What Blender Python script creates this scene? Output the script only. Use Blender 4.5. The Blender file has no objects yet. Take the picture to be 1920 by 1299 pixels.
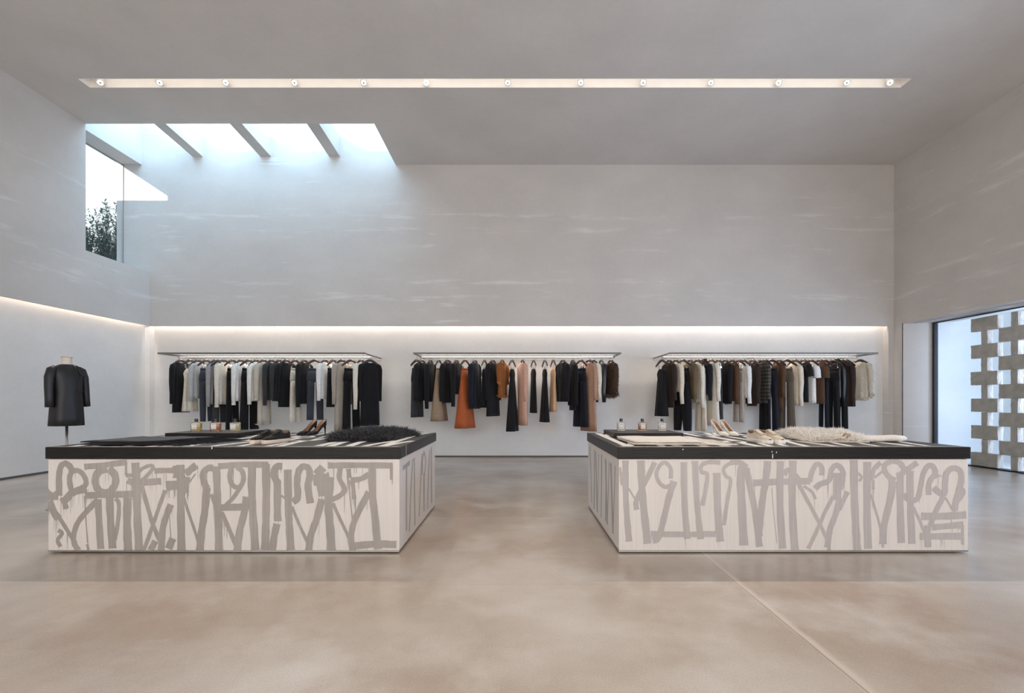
import bpy, math, random
from mathutils import Vector, Matrix, noise
R = math.radians
PI = math.pi
rnd = random.Random(7)
sc = bpy.context.scene
col = sc.collection

# ---------------------------------------------------------------- camera
F = 907.0            # focal length in pixels of the 1920 px wide frame
CX, CY, CAMZ = 970.0, 750.0, 1.2
cam_d = bpy.data.cameras.new('camera'); cam = bpy.data.objects.new('camera', cam_d); col.objects.link(cam)
cam.location = (0, 0, CAMZ); cam.rotation_euler = (R(90), 0, 0)
cam_d.sensor_width = 36; cam_d.lens = F / 1920 * 36
cam_d.shift_x = -(CX - 960) / 1920; cam_d.shift_y = (CY - 649.5) / 1920
cam_d.clip_start = 0.05
sc.camera = cam

def P(px, py, Y):    # measured point of the photograph -> place in the room at depth Y
    return ((px - CX) * Y / F, Y, CAMZ - (py - CY) * Y / F)

# ---------------------------------------------------------------- view + world + lights
vs = sc.view_settings
vs.view_transform = 'Standard'; vs.look = 'None'; vs.gamma = 1; vs.use_curve_mapping = False
vs.exposure = 0.5
sc.cycles.use_denoising = True
sc.cycles.max_bounces = 10; sc.cycles.diffuse_bounces = 6; sc.cycles.transparent_max_bounces = 12
sc.cycles.sample_clamp_indirect = 8

w = bpy.data.worlds.new('sky'); sc.world = w; w.use_nodes = True
nt = w.node_tree; nt.nodes.clear()
bg = nt.nodes.new('ShaderNodeBackground'); wo = nt.nodes.new('ShaderNodeOutputWorld')
tc = nt.nodes.new('ShaderNodeTexCoord'); sp = nt.nodes.new('ShaderNodeSeparateXYZ'); cr = nt.nodes.new('ShaderNodeValToRGB')
nt.links.new(tc.outputs['Generated'], sp.inputs[0]); nt.links.new(sp.outputs['Z'], cr.inputs[0])
cr.color_ramp.elements[0].position = 0.0; cr.color_ramp.elements[0].color = (.70, .85, 1, 1)
cr.color_ramp.elements[1].position = 0.8; cr.color_ramp.elements[1].color = (.55, .76, 1, 1)
nt.links.new(cr.outputs[0], bg.inputs['Color']); bg.inputs['Strength'].default_value = 1.35
nt.links.new(bg.outputs[0], wo.inputs[0])

def light(name, kind, loc, energy, color=(1, 1, 1), direction=None, **kw):
    d = bpy.data.lights.new(name, kind); d.energy = energy; d.color = color
    for k, v in kw.items(): setattr(d, k, v)
    o = bpy.data.objects.new(name, d); o.location = loc
    if direction: o.rotation_euler = Vector(direction).to_track_quat('-Z', 'Y').to_euler()
    col.objects.link(o); return o
light('sun', 'SUN', (-20, -20, 20), 4.0, (1, .95, .88), (.62, 1, -.41), angle=R(.6))
light('skylight_daylight', 'AREA', (-5.2, 9.25, 7.6), 170, (.44, .72, 1), (0, .12, -1), shape='RECTANGLE', size=5.4, size_y=1.6)
light('street_window_daylight', 'AREA', (8.8, 5.0, 1.5), 320, (.54, .70, 1), (-1, .25, 0), shape='RECTANGLE', size=5.2, size_y=2.4)
light('added_front_fill', 'AREA', (0, -3.3, 2.4), 365, (1, .955, .915), (0, 1, .12), shape='RECTANGLE', size=13, size_y=4.0)  # added fill lamp behind the camera; the front wall has no window
WARM = (1, .88, .78)
light('back_cove_light', 'AREA', (0, 10.09, 2.98), 52, WARM, (0, .05, -1), shape='RECTANGLE', size=15.2, size_y=.05)
light('left_cove_light', 'AREA', (-7.685, 4.0, 2.98), 40, WARM, None, shape='RECTANGLE', size=.04, size_y=12)

# ---------------------------------------------------------------- materials
MATS = {}
def nodes(name):
    m = bpy.data.materials.new(name); m.use_nodes = True
    return m, m.node_tree, m.node_tree.nodes['Principled BSDF']
def mat(name, c, rough=.6, var=.06, scale=6, stretch=(1, 1, 1), metal=0, bump=0, bscale=None, sheen=0, coat=0, spec=.5):
    if name in MATS: return MATS[name]
    m, t, b = nodes(name); MATS[name] = m
    b.inputs['Roughness'].default_value = rough; b.inputs['Metallic'].default_value = metal
    b.inputs['Specular IOR Level'].default_value = spec
    if sheen: b.inputs['Sheen Weight'].default_value = sheen
    if coat: b.inputs['Coat Weight'].default_value = coat
    co = t.nodes.new('ShaderNodeTexCoord'); mp = t.nodes.new('ShaderNodeMapping'); mp.inputs['Scale'].default_value = stretch
    nz = t.nodes.new('ShaderNodeTexNoise'); nz.inputs['Scale'].default_value = scale; nz.inputs['Detail'].default_value = 5
    rp = t.nodes.new('ShaderNodeValToRGB')
    lo = [max(0, x * (1 - var)) for x in c[:3]]; hi = [min(1, x * (1 + var)) for x in c[:3]]
    rp.color_ramp.elements[0].position = .3; rp.color_ramp.elements[0].color = (*lo, 1)
    rp.color_ramp.elements[1].position = .7; rp.color_ramp.elements[1].color = (*hi, 1)
    t.links.new(co.outputs['Object'], mp.inputs[0]); t.links.new(mp.outputs[0], nz.inputs['Vector'])
    t.links.new(nz.outputs['Fac'], rp.inputs[0]); t.links.new(rp.outputs[0], b.inputs['Base Color'])
    if bump:
        n2 = t.nodes.new('ShaderNodeTexNoise'); n2.inputs['Scale'].default_value = bscale or scale * 4; n2.inputs['Detail'].default_value = 4
        bm_ = t.nodes.new('ShaderNodeBump'); bm_.inputs['Strength'].default_value = bump; bm_.inputs['Distance'].default_value = .01
        t.links.new(mp.outputs[0], n2.inputs['Vector']); t.links.new(n2.outputs['Fac'], bm_.inputs['Height']); t.links.new(bm_.outputs[0], b.inputs['Normal'])
    return m
def glass(name, c=(1, 1, 1), rough=0.0, mix=.88):
    if name in MATS: return MATS[name]
    m, t, b = nodes(name); MATS[name] = m
    t.nodes.remove(b)
    tr = t.nodes.new('ShaderNodeBsdfTransparent'); tr.inputs[0].default_value = (*c, 1)
    gl = t.nodes.new('ShaderNodeBsdfGlossy'); gl.inputs['Roughness'].default_value = .02
    lw = t.nodes.new('ShaderNodeLayerWeight'); lw.inputs[0].default_value = .5
    pw = t.nodes.new('ShaderNodeMath'); pw.operation = 'POWER'; pw.inputs[1].default_value = 3.5; t.links.new(lw.outputs['Facing'], pw.inputs[0])
    fr = t.nodes.new('ShaderNodeMath'); fr.operation = 'MULTIPLY_ADD'; fr.inputs[1].default_value = .45; fr.inputs[2].default_value = .03; t.links.new(pw.outputs[0], fr.inputs[0])
    mx = t.nodes.new('ShaderNodeMixShader')
    t.links.new(fr.outputs[0], mx.inputs[0]); t.links.new(tr.outputs[0], mx.inputs[1]); t.links.new(gl.outputs[0], mx.inputs[2])
    t.links.new(mx.outputs[0], t.nodes['Material Output'].inputs[0])
    return m
def solid_glass(name, c, ior=1.45):
    if name in MATS: return MATS[name]
    m, t, b = nodes(name); MATS[name] = m
    b.inputs['Base Color'].default_value = (*c, 1); b.inputs['Transmission Weight'].default_value = 1
    b.inputs['Roughness'].default_value = .01; b.inputs['IOR'].default_value = ior
    return m
def emit(name, c, s):
    m, t, b = nodes(name); MATS[name] = m
    b.inputs['Emission Color'].default_value = (*c, 1); b.inputs['Emission Strength'].default_value = s
    return m

def plaster(name, c, streak=0.0):
    m, t, b = nodes(name); MATS[name] = m
    b.inputs['Roughness'].default_value = .82; b.inputs['Specular IOR Level'].default_value = .25
    co = t.nodes.new('ShaderNodeTexCoord')
    def nz(scale, st, det=6, rough=.55):
        mp = t.nodes.new('ShaderNodeMapping'); mp.inputs['Scale'].default_value = st
        n = t.nodes.new('ShaderNodeTexNoise'); n.inputs['Scale'].default_value = scale; n.inputs['Detail'].default_value = det; n.inputs['Roughness'].default_value = rough
        t.links.new(co.outputs['Object'], mp.inputs[0]); t.links.new(mp.outputs[0], n.inputs['Vector']); return n
    n1 = nz(.9, (1, 1, 1.6)); rp = t.nodes.new('ShaderNodeValToRGB')
    rp.color_ramp.elements[0].position = .3; rp.color_ramp.elements[0].color = (*[x * .94 for x in c], 1)
    rp.color_ramp.elements[1].position = .72; rp.color_ramp.elements[1].color = (*[x * 1.05 for x in c], 1)
    t.links.new(n1.outputs['Fac'], rp.inputs[0]); last = rp.outputs[0]
    if streak:   # faint chalky smears of the trowelled finish, in level rows
        n2 = nz(1.0, (.9, .9, 9), 5); r2 = t.nodes.new('ShaderNodeValToRGB'); r2.color_ramp.elements[0].position = .60; r2.color_ramp.elements[1].position = .72
        n3 = nz(.55, (1, 1, 1.2), 3); r3 = t.nodes.new('ShaderNodeValToRGB'); r3.color_ramp.elements[0].position = .45; r3.color_ramp.elements[1].position = .62
        t.links.new(n2.outputs['Fac'], r2.inputs[0]); t.links.new(n3.outputs['Fac'], r3.inputs[0])
        mu = t.nodes.new('ShaderNodeMath'); mu.operation = 'MULTIPLY'; t.links.new(r2.outputs[0], mu.inputs[0]); t.links.new(r3.outputs[0], mu.inputs[1])
        m2 = t.nodes.new('ShaderNodeMath'); m2.operation = 'MULTIPLY'; m2.inputs[1].default_value = streak; t.links.new(mu.outputs[0], m2.inputs[0])
        mx = t.nodes.new('ShaderNodeMixRGB'); mx.inputs['Color2'].default_value = (.86, .85, .85, 1)
        t.links.new(m2.outputs[0], mx.inputs[0]); t.links.new(last, mx.inputs['Color1']); last = mx.outputs[0]
    if streak:   # four level rows of chalky wear where the lifts of plaster meet
        sx = t.nodes.new('ShaderNodeSeparateXYZ'); t.links.new(co.outputs['Object'], sx.inputs[0]); tot = None
        for z0 in (5.0, 4.71, 3.64, 3.32):
            d_ = t.nodes.new('ShaderNodeMath'); d_.operation = 'SUBTRACT'; d_.inputs[1].default_value = z0; t.links.new(sx.outputs['Z'], d_.inputs[0])
            a_ = t.nodes.new('ShaderNodeMath'); a_.operation = 'ABSOLUTE'; t.links.new(d_.outputs[0], a_.inputs[0])
            m_ = t.nodes.new('ShaderNodeMapRange'); m_.interpolation_type = 'SMOOTHSTEP'; m_.inputs['From Max'].default_value = .10; m_.inputs['To Min'].default_value = 1; m_.inputs['To Max'].default_value = 0
            t.links.new(a_.outputs[0], m_.inputs['Value'])
            if tot is None: tot = m_.outputs[0]
            else:
                q_ = t.nodes.new('ShaderNodeMath'); t.links.new(tot, q_.inputs[0]); t.links.new(m_.outputs[0], q_.inputs[1]); tot = q_.outputs[0]
        n6 = nz(1.4, (.7, .7, 6), 6, .65); r6 = t.nodes.new('ShaderNodeValToRGB'); r6.color_ramp.elements[0].position = .5; r6.color_ramp.elements[1].position = .66
        t.links.new(n6.outputs['Fac'], r6.inputs[0])
        q_ = t.nodes.new('ShaderNodeMath'); q_.operation = 'MULTIPLY'; t.links.new(tot, q_.inputs[0]); t.links.new(r6.outputs[0], q_.inputs[1])
        q2 = t.nodes.new('ShaderNodeMath'); q2.operation = 'MULTIPLY'; q2.inputs[1].default_value = .5; t.links.new(q_.outputs[0], q2.inputs[0])
        mx = t.nodes.new('ShaderNodeMixRGB'); mx.inputs['Color2'].default_value = (.84, .83, .83, 1); t.links.new(q2.outputs[0], mx.inputs[0]); t.links.new(last, mx.inputs['Color1']); last = mx.outputs[0]
    n4 = nz(14, (1, 1, 1), 3); mx = t.nodes.new('ShaderNodeMixRGB'); mx.blend_type = 'MULTIPLY'; mx.inputs[0].default_value = .07
    t.links.new(last, mx.inputs['Color1']); t.links.new(n4.outputs['Fac'], mx.inputs['Color2']); t.links.new(mx.outputs[0], b.inputs['Base Color'])
    bp = t.nodes.new('ShaderNodeBump'); bp.inputs['Strength'].default_value = .12; bp.inputs['Distance'].default_value = .01
    n5 = nz(5, (1, 1, 2), 5); t.links.new(n5.outputs['Fac'], bp.inputs['Height']); t.links.new(bp.outputs[0], b.inputs['Normal'])
    return m
M_CEIL = plaster('ceiling_plaster', (.65, .618, .588))
M_UP = plaster('upper_wall_plaster', (.61, .578, .548), .6)
M_LOW = plaster('lower_wall_plaster', (.74, .73, .715))
M_EXT = plaster('outside_render', (.60, .60, .60))

def floor_mat():
    m, t, b = nodes('polished_concrete'); MATS['floor'] = m
    co = t.nodes.new('ShaderNodeTexCoord'); L = t.links.new
    def nz(scale, st=(1, 1, 1), det=6, rough=.6):
        mp = t.nodes.new('ShaderNodeMapping'); mp.inputs['Scale'].default_value = st
        n = t.nodes.new('ShaderNodeTexNoise'); n.inputs['Scale'].default_value = scale; n.inputs['Detail'].default_value = det; n.inputs['Roughness'].default_value = rough
        L(co.outputs['Object'], mp.inputs[0]); L(mp.outputs[0], n.inputs['Vector']); return n
    n1 = nz(.55); r = t.nodes.new('ShaderNodeValToRGB'); e = r.color_ramp.elements
    e[0].position = .36; e[0].color = (.35, .265, .20, 1); e[1].position = .64; e[1].color = (.55, .505, .45, 1)
    x = e.new(.5); x.color = (.45, .385, .32, 1)
    L(n1.outputs['Fac'], r.inputs[0]); last = r.outputs[0]
    n2 = nz(1.7, det=7); r2 = t.nodes.new('ShaderNodeValToRGB'); r2.color_ramp.elements[0].position = .50; r2.color_ramp.elements[1].position = .68
    mx = t.nodes.new('ShaderNodeMixRGB'); mx.inputs['Color2'].default_value = (.60, .56, .52, 1)
    ml = t.nodes.new('ShaderNodeMath'); ml.operation = 'MULTIPLY'; ml.inputs[1].default_value = .55
    L(n2.outputs['Fac'], r2.inputs[0]); L(r2.outputs[0], ml.inputs[0]); L(ml.outputs[0], mx.inputs[0]); L(last, mx.inputs['Color1']); last = mx.outputs[0]
    n3 = nz(110, det=3, rough=.7); r3 = t.nodes.new('ShaderNodeValToRGB'); r3.color_ramp.elements[0].position = .3; r3.color_ramp.elements[0].color = (.72, .72, .72, 1); r3.color_ramp.elements[1].position = .7; r3.color_ramp.elements[1].color = (1.12, 1.12, 1.12, 1)
    mx = t.nodes.new('ShaderNodeMixRGB'); mx.blend_type = 'MULTIPLY'; mx.inputs[0].default_value = .6
    L(n3.outputs['Fac'], r3.inputs[0]); L(last, mx.inputs['Color1']); L(r3.outputs[0], mx.inputs['Color2']); last = mx.outputs[0]
    # saw cuts and pour lines with pale worn edges
    sx = t.nodes.new('ShaderNodeSeparateXYZ'); L(co.outputs['Object'], sx.inputs[0])
    wob = nz(3, det=4)
    def line(axis, at, wid, colr, amt, wobble=.0):
        nonlocal last
        s = t.nodes.new('ShaderNodeMath'); s.operation = 'SUBTRACT'; s.inputs[1].default_value = at; L(sx.outputs[axis], s.inputs[0])
        src = s.outputs[0]
        if wobble:
            w1 = t.nodes.new('ShaderNodeMath'); w1.operation = 'MULTIPLY_ADD'; w1.inputs[1].default_value = wobble; w1.inputs[2].default_value = -wobble / 2
            L(wob.outputs['Fac'], w1.inputs[0]); ad = t.nodes.new('ShaderNodeMath'); L(w1.outputs[0], ad.inputs[0]); L(src, ad.inputs[1]); src = ad.outputs[0]
        a = t.nodes.new('ShaderNodeMath'); a.operation = 'ABSOLUTE'; L(src, a.inputs[0])
        rr = t.nodes.new('ShaderNodeMapRange'); rr.inputs['From Min'].default_value = 0; rr.inputs['From Max'].default_value = wid; rr.inputs['To Min'].default_value = amt; rr.inputs['To Max'].default_value = 0
        L(a.outputs[0], rr.inputs['Value'])
        mm = t.nodes.new('ShaderNodeMixRGB'); mm.inputs['Color2'].default_value = (*colr, 1)
        L(rr.outputs[0], mm.inputs[0]); L(last, mm.inputs['Color1']); last = mm.outputs[0]
    line('X', 1.455, .035, (.62, .53, .45), .8, .05); line('X', 1.44, .005, (.14, .11, .09), .9)
    line('X', -3.36, .02, (.58, .5, .44), .6, .03); line('X', -3.36, .004, (.16, .12, .1), .7)
    line('Y', 4.92, .014, (.62, .56, .5), .6, .02); line('Y', 3.155, .008, (.30, .23, .18), .35)
    L(last, b.inputs['Base Color'])
    rr = t.nodes.new('ShaderNodeMapRange'); rr.inputs['To Min'].default_value = .24; rr.inputs['To Max'].default_value = .42; L(n2.outputs['Fac'], rr.inputs['Value']); L(rr.outputs[0], b.inputs['Roughness'])
    b.inputs['Specular IOR Level'].default_value = .5; b.inputs['Coat Weight'].default_value = .35; b.inputs['Coat Roughness'].default_value = .16
    bp = t.nodes.new('ShaderNodeBump'); bp.inputs['Strength'].default_value = .04; bp.inputs['Distance'].default_value = .005
    n5 = nz(14, det=4); L(n5.outputs['Fac'], bp.inputs['Height']); L(bp.outputs[0], b.inputs['Normal'])
    return m
M_FLOOR = floor_mat()
M_STEEL = mat('brushed_steel', (.52, .50, .47), .32, .05, 30, metal=1)
M_DARKMETAL = mat('dark_metal', (.03, .03, .035), .4, metal=.6)
M_BLACKWOOD = mat('black_stained_oak', (.009, .007, .007), .38, .35, 5, (1, 1, 14), bump=.2, bscale=9, spec=.28)
M_REVEAL = mat('shadow_gap_metal', (.10, .095, .09), .5)
M_TRIM = mat('slot_enamel', (.86, .82, .77), .5, .02)
M_HANGER = mat('dark_walnut', (.045, .022, .017), .38, .25, 40)
M_HOOK = mat('chrome_wire', (.7, .68, .66), .2, metal=1)

# ---------------------------------------------------------------- mesh builder
class MB:
    def __init__(s): s.v = []; s.f = []
    def box(s, a, b, mtx=None):
        x0, y0, z0 = a; x1, y1, z1 = b; n = len(s.v)
        q = [(x0, y0, z0), (x1, y0, z0), (x1, y1, z0), (x0, y1, z0), (x0, y0, z1), (x1, y0, z1), (x1, y1, z1), (x0, y1, z1)]
        if mtx: q = [tuple(mtx @ Vector(p)) for p in q]
        s.v += q
        s.f += [tuple(n + i for i in f) for f in ((3, 2, 1, 0), (4, 5, 6, 7), (0, 1, 5, 4), (1, 2, 6, 5), (2, 3, 7, 6), (3, 0, 4, 7))]
        return s
    def loft(s, rings, cap=True, close=True):
        n0 = len(s.v); k = len(rings[0])
        for r in rings: s.v += [tuple(p) for p in r]
        for i in range(len(rings) - 1):
            for j in range(k if close else k - 1):
                a = n0 + i * k + j; b = n0 + i * k + (j + 1) % k
                s.f.append((a, b, b + k, a + k))
        if cap and close:
            s.f.append(tuple(n0 + j for j in reversed(range(k)))); s.f.append(tuple(n0 + (len(rings) - 1) * k + j for j in range(k)))
        return s
    def tube(s, pts, rad, k=10, flat=1.0, up=(0, 0, 1), cap=True):
        pts = [Vector(p) for p in pts]; rings = []
        for i, p in enumerate(pts):
            d = (pts[min(i + 1, len(pts) - 1)] - pts[max(i - 1, 0)]).normalized()
            u = Vector(up)
            if abs(d.dot(u)) > .95: u = Vector((0, 1, 0)) if abs(d.y) < .9 else Vector((1, 0, 0))
            a = d.cross(u).normalized(); b = a.cross(d).normalized()
            r = rad[i] if isinstance(rad, (list, tuple)) else rad
            rings.append([p + a * math.cos(2 * PI * j / k) * r * flat + b * math.sin(2 * PI * j / k) * r for j in range(k)])
        return s.loft(rings, cap)
    def lathe(s, prof, c=(0, 0, 0), k=24):
        rings = [[(c[0] + r * math.cos(2 * PI * j / k), c[1] + r * math.sin(2 * PI * j / k), c[2] + z) for j in range(k)] for r, z in prof]
        return s.loft(rings)
    def quad(s, *q):
        n = len(s.v); s.v += [tuple(p) for p in q]; s.f.append(tuple(range(n, n + len(q)))); return s
    def build(s, name, m, parent=None, smooth=False, bevel=0, sub=0):
        me = bpy.data.meshes.new(name); me.from_pydata(s.v, [], s.f); me.materials.append(m)
        if smooth: me.polygons.foreach_set('use_smooth', [True] * len(me.polygons))
        me.update()
        o = bpy.data.objects.new(name, me); col.objects.link(o)
        if parent is not None: o.parent = parent
        if bevel:
            b = o.modifiers.new('bevel', 'BEVEL'); b.width = bevel; b.segments = 2; b.limit_method = 'ANGLE'
        if sub:
            b = o.modifiers.new('subdivision', 'SUBSURF'); b.levels = sub; b.render_levels = sub
        return o
def tag(o, label=None, cat=None, group=None, kind=None):
    if label: o['label'] = label
    if cat: o['category'] = cat
    if group: o['group'] = group
    if kind: o['kind'] = kind
    return o
def thing(name, loc, label, cat, group=None, rz=0):
    o = bpy.data.objects.new(name, None); col.objects.link(o); o.location = loc; o.rotation_euler = (0, 0, rz)
    o.empty_display_size = .1
    return tag(o, label, cat, group)
def struct(name, mb, m, **k):
    return tag(mb.build(name, m, **k), kind='structure')

# ---------------------------------------------------------------- room geometry (metres)
YU = 10.01; YN = 10.17                       # upper back wall, lower (niche) back wall
XL = -689 * YU / F; XR = 706 * YU / F        # left and right wall planes
ZC = CAMZ + 441 * YU / F                     # ceiling
ZN = CAMZ + 139 * YU / F                     # lower edge of the upper walls
YS = (ZC - CAMZ) * F / 518                   # front edge of skylight
XS = -2.52                                   # right edge of skylight
XLL = -7.73; XG = -8.16; XGR = 8.25; YB = -3.6
XW = XL - .17                                # left wall of the skylight well
ZSILL = 3.84
ZH = 2.745
struct('floor', MB().box((-8.3, YB - .2, -.2), (8.6, YN + .3, 0)), M_FLOOR)
# ceiling with its skylight opening and lamp slot
SY0, SY1 = (ZC - CAMZ) * F / 603, (ZC - CAMZ) * F / 585.5
SX0, SX1 = -6.66, 5.97
c = MB(); T = ZC + .5
def slab(x0, x1, y0, y1, z0=ZC, z1=None): c.box((x0, y0, z0), (x1, y1, z1 or T))
slab(-8.16, 8.6, YB, SY0); slab(-8.16, SX0, SY0, SY1); slab(SX1, 8.6, SY0, SY1); slab(-8.16, 8.6, SY1, YS)
slab(XS, 8.6, YS, YU + .3)
struct('ceiling', c, M_CEIL)
# walls
b = MB().box((XG, YU, ZN), (XR, YU + .04, 3.3)).box((XG, YU, 3.3), (XR, YU + .4, ZC + 1.6)).box((XG - .13, YU, 3.2), (XG, YU + .4, ZC + 1.6))
b.box((685 * YN / F, YU, 0), (XR, YU + .4, ZN))
struct('wall_back_upper', b, M_UP)
struct('wall_back_lower', MB().box((-8.3, YN, 0), (XR, YN + .3, 3.4)), M_LOW)
b = MB().box((XL - .04, YB, ZN), (XL, YU, 3.3)).box((XG, YB, 3.3), (XL, YS, ZC)).box((XG, YS, 3.3), (XL, YU, ZSILL))
struct('wall_left_upper', b, M_UP)
struct('wall_left_lower', MB().box((-8.2, YB, 0), (XLL, 10.04, 3.4)), M_LOW)
struct('wall_left_pilaster', MB().box((XLL, 10.04, 0), (-681 * YN / F, YN, ZN + .3)), M_LOW)
b = MB().box((XG, YS - .02, ZC), (XW, YU, ZC + .9)).box((XG, YS - .2, ZC + .5), (XS + .2, YS, ZC + .9)).box((XS, YS, ZC + .5), (XS + .3, YU, ZC + .9))
struct('wall_skylight_well', b, M_UP)
# right wall: long low window
YR0 = XR * F / 723; YR1 = 2.2
b = MB().box((XR, YB, ZH), (8.6, YR0, ZC)).box((XR, YR0, 0), (8.6, YU + .3, ZC)).box((XR, YB, 0), (8.6, YR1, ZH))
struct('wall_right', b, M_UP)
# splayed reveal
yg = XGR * F / 780
b = MB(); n = [(XR, YR0), (XGR + .05, yg), (XGR + .05, YR0 + .02), (XR, YR0 + .02)]
b.loft([[(x, y, 0) for x, y in n], [(x, y, ZH + .01) for x, y in n]])
struct('wall_right_reveal', b, M_UP)
struct('wall_front', MB().box((-8.2, YB - .2, 0), (8.6, YB, ZC)), M_UP)
# cove shelves above hidden light strips
struct('trim_cove_back', MB().box((XL, YU + .02, 3.1), (XR - .1, YN, 3.15)), M_REVEAL)
struct('baseboard_back', MB().box((-681 * YN / F, YN - .012, 0), (685 * YN / F, YN, .035)), M_REVEAL)
struct('baseboard_left', MB().box((XLL, YB, 0), (XLL + .012, 10.04, .035)), M_REVEAL)
# lamp slot housing
b = MB(); t_ = .008; zt = ZC + .22
b.box((SX0, SY0, ZC - .002), (SX0 + t_, SY1, zt)).box((SX1 - t_, SY0, ZC - .002), (SX1, SY1, zt)).box((SX0, SY0, ZC - .002), (SX1, SY0 + t_, zt)).box((SX0, SY1 - t_, ZC - .002), (SX1, SY1, zt)).box((SX0, SY0, zt), (SX1, SY1, zt + .01))
struct('trim_lamp_slot', b, M_TRIM)
light('slot_glow', 'AREA', ((SX0 + SX1) / 2, SY0 + .03, ZC + .20), 6, (1, .95, .90), (0, .6, -1), shape='RECTANGLE', size=12.3, size_y=.03)

# skylight: beams and glazing
for k, (xa, xb) in enumerate(((361, 380.3), (488, 508.3), (617, 637.6))):
    x0, x1 = (xa - CX) * YU / F, (xb - CX) * YU / F
    zb = CAMZ + 456.5 * YU / F; sl = .074
    b = MB(); dy = YU - YS
    b.loft([[(x0, YS - .1, zb + sl * dy), (x1, YS - .1, zb + sl * dy), (x1, YS - .1, zb + .43 + sl * dy), (x0, YS - .1, zb + .43 + sl * dy)],
            [(x0, YU, zb), (x1, YU, zb), (x1, YU, zb + .43), (x0, YU, zb + .43)]])
    o = b.build('skylight_beam', M_UP)
    tag(o, ['leftmost white beam crossing the skylight, nearest the corner window', 'middle of the three white beams crossing the skylight', 'rightmost white beam crossing the skylight'][k], 'beam', 'white beams under the skylight')
w1 = MB().quad((XG, YS - .1, ZC + .94), (XS + .1, YS - .1, ZC + .94), (XS + .1, YU, ZC + .94), (XG, YU, ZC + .94)).build('window_1', glass('clear_glass', (.97, 1, 1))); tag(w1, kind='structure')
# corner window glass on the left
w2 = MB().quad((XG, YS - .05, ZSILL), (XG, YU, ZSILL), (XG, YU, ZC), (XG, YS - .05, ZC)).build('window_2', MATS['clear_glass']); tag(w2, kind='structure')
MB().box((XG - .02, YU - .018, ZSILL), (XG + .01, YU, ZC)).box((XG - .02, YS, ZC - .02), (XG + .01, YU, ZC)).build('window_frame', M_STEEL, w2)
# right window: glass and thin black frame
w3 = MB().quad((XGR, YR1, 0), (XGR, yg, 0), (XGR, yg, 2.72), (XGR, YR1, 2.72)).build('window_3', MATS['clear_glass']); tag(w3, kind='structure')
b = MB().box((XGR - .02, yg - .05, 0), (XGR + .03, yg, 2.735)).box((XGR - .01, YR1, 2.715), (XGR + .03, yg, 2.735)).box((XGR - .01, YR1, 0), (XGR + .02, yg, .012))
b.build('window_frame', M_DARKMETAL, w3)
b = MB().box((XR + .17, YR1, ZH - .006), (XR + .185, YR0, ZH + .01)).build('frame_track', M_STEEL, w3)

# ---------------------------------------------------------------- outside
struct('wall_outside', MB().box((XGR + .06, yg - .04, -.2), (14, yg + .3, 4.2)), M_EXT)
struct('wall_outside_garden', MB().box((12.5, -2, -.2), (12.8, yg, 3.2)), M_EXT)
struct('ground_outside', MB().box((8.6, -4, -.25), (30, 20, -.005)), mat('pale_paving', (.6, .59, .57), .8))
struct('wall_terrace', MB().box((-17, 7.2, 2), (XG - .14, 7.5, 6.36)), M_EXT)
struct('terrace_outside', MB().box((-17, 7.5, 3.7), (XG - .14, 15, 3.9)), M_EXT)
struct('wall_terrace_far', MB().box((-17, 14.6, 3.9), (XG - 1.2, 15, 7.5)), M_EXT)
# shrub outside the corner window
def shrub():
    t = thing('shrub', (-9.9, 11.6, 3.9), 'dark green wispy shrub growing outside the upper corner window', 'shrub')
    st = MB(); lf = MB(); r = random.Random(3)
    for i in range(300):
        x, y = r.uniform(-1.5, 1.35), r.uniform(-1.0, .9); h = r.uniform(.9, 1.95) * (1 if x > -1 else 1.15)
        dx, dy = r.uniform(-.35, .35), r.uniform(-.35, .35)
        pts = [Vector((x + dx * (k / 5) ** 1.6, y + dy * (k / 5) ** 1.6, h * k / 5)) for k in range(6)]
        st.tube(pts, [.008, .007, .006, .005, .004, .002], 4)
        for k in range(60):
            s_ = r.uniform(.2, 1); q = s_ * 5; i0 = min(4, int(q)); p = pts[i0].lerp(pts[i0 + 1], q - i0)
            a = r.uniform(0, 2 * PI); e = r.uniform(-.2, .9); d = Vector((math.cos(a) * math.cos(e), math.sin(a) * math.cos(e), math.sin(e)))
            l = r.uniform(.06, .14); sd = d.cross(Vector((0, 0, 1))).normalized() * r.uniform(.010, .02)
            lf.quad(p, p + d * l * .5 + sd, p + d * l, p + d * l * .5 - sd)
    st.build('stem', mat('twig_bark', (.10, .09, .06), .8), t); tag(lf.build('foliage', mat('grey_green_leaf', (.11, .17, .14), .6, .3, 8), t), kind='stuff')
shrub()
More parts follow.
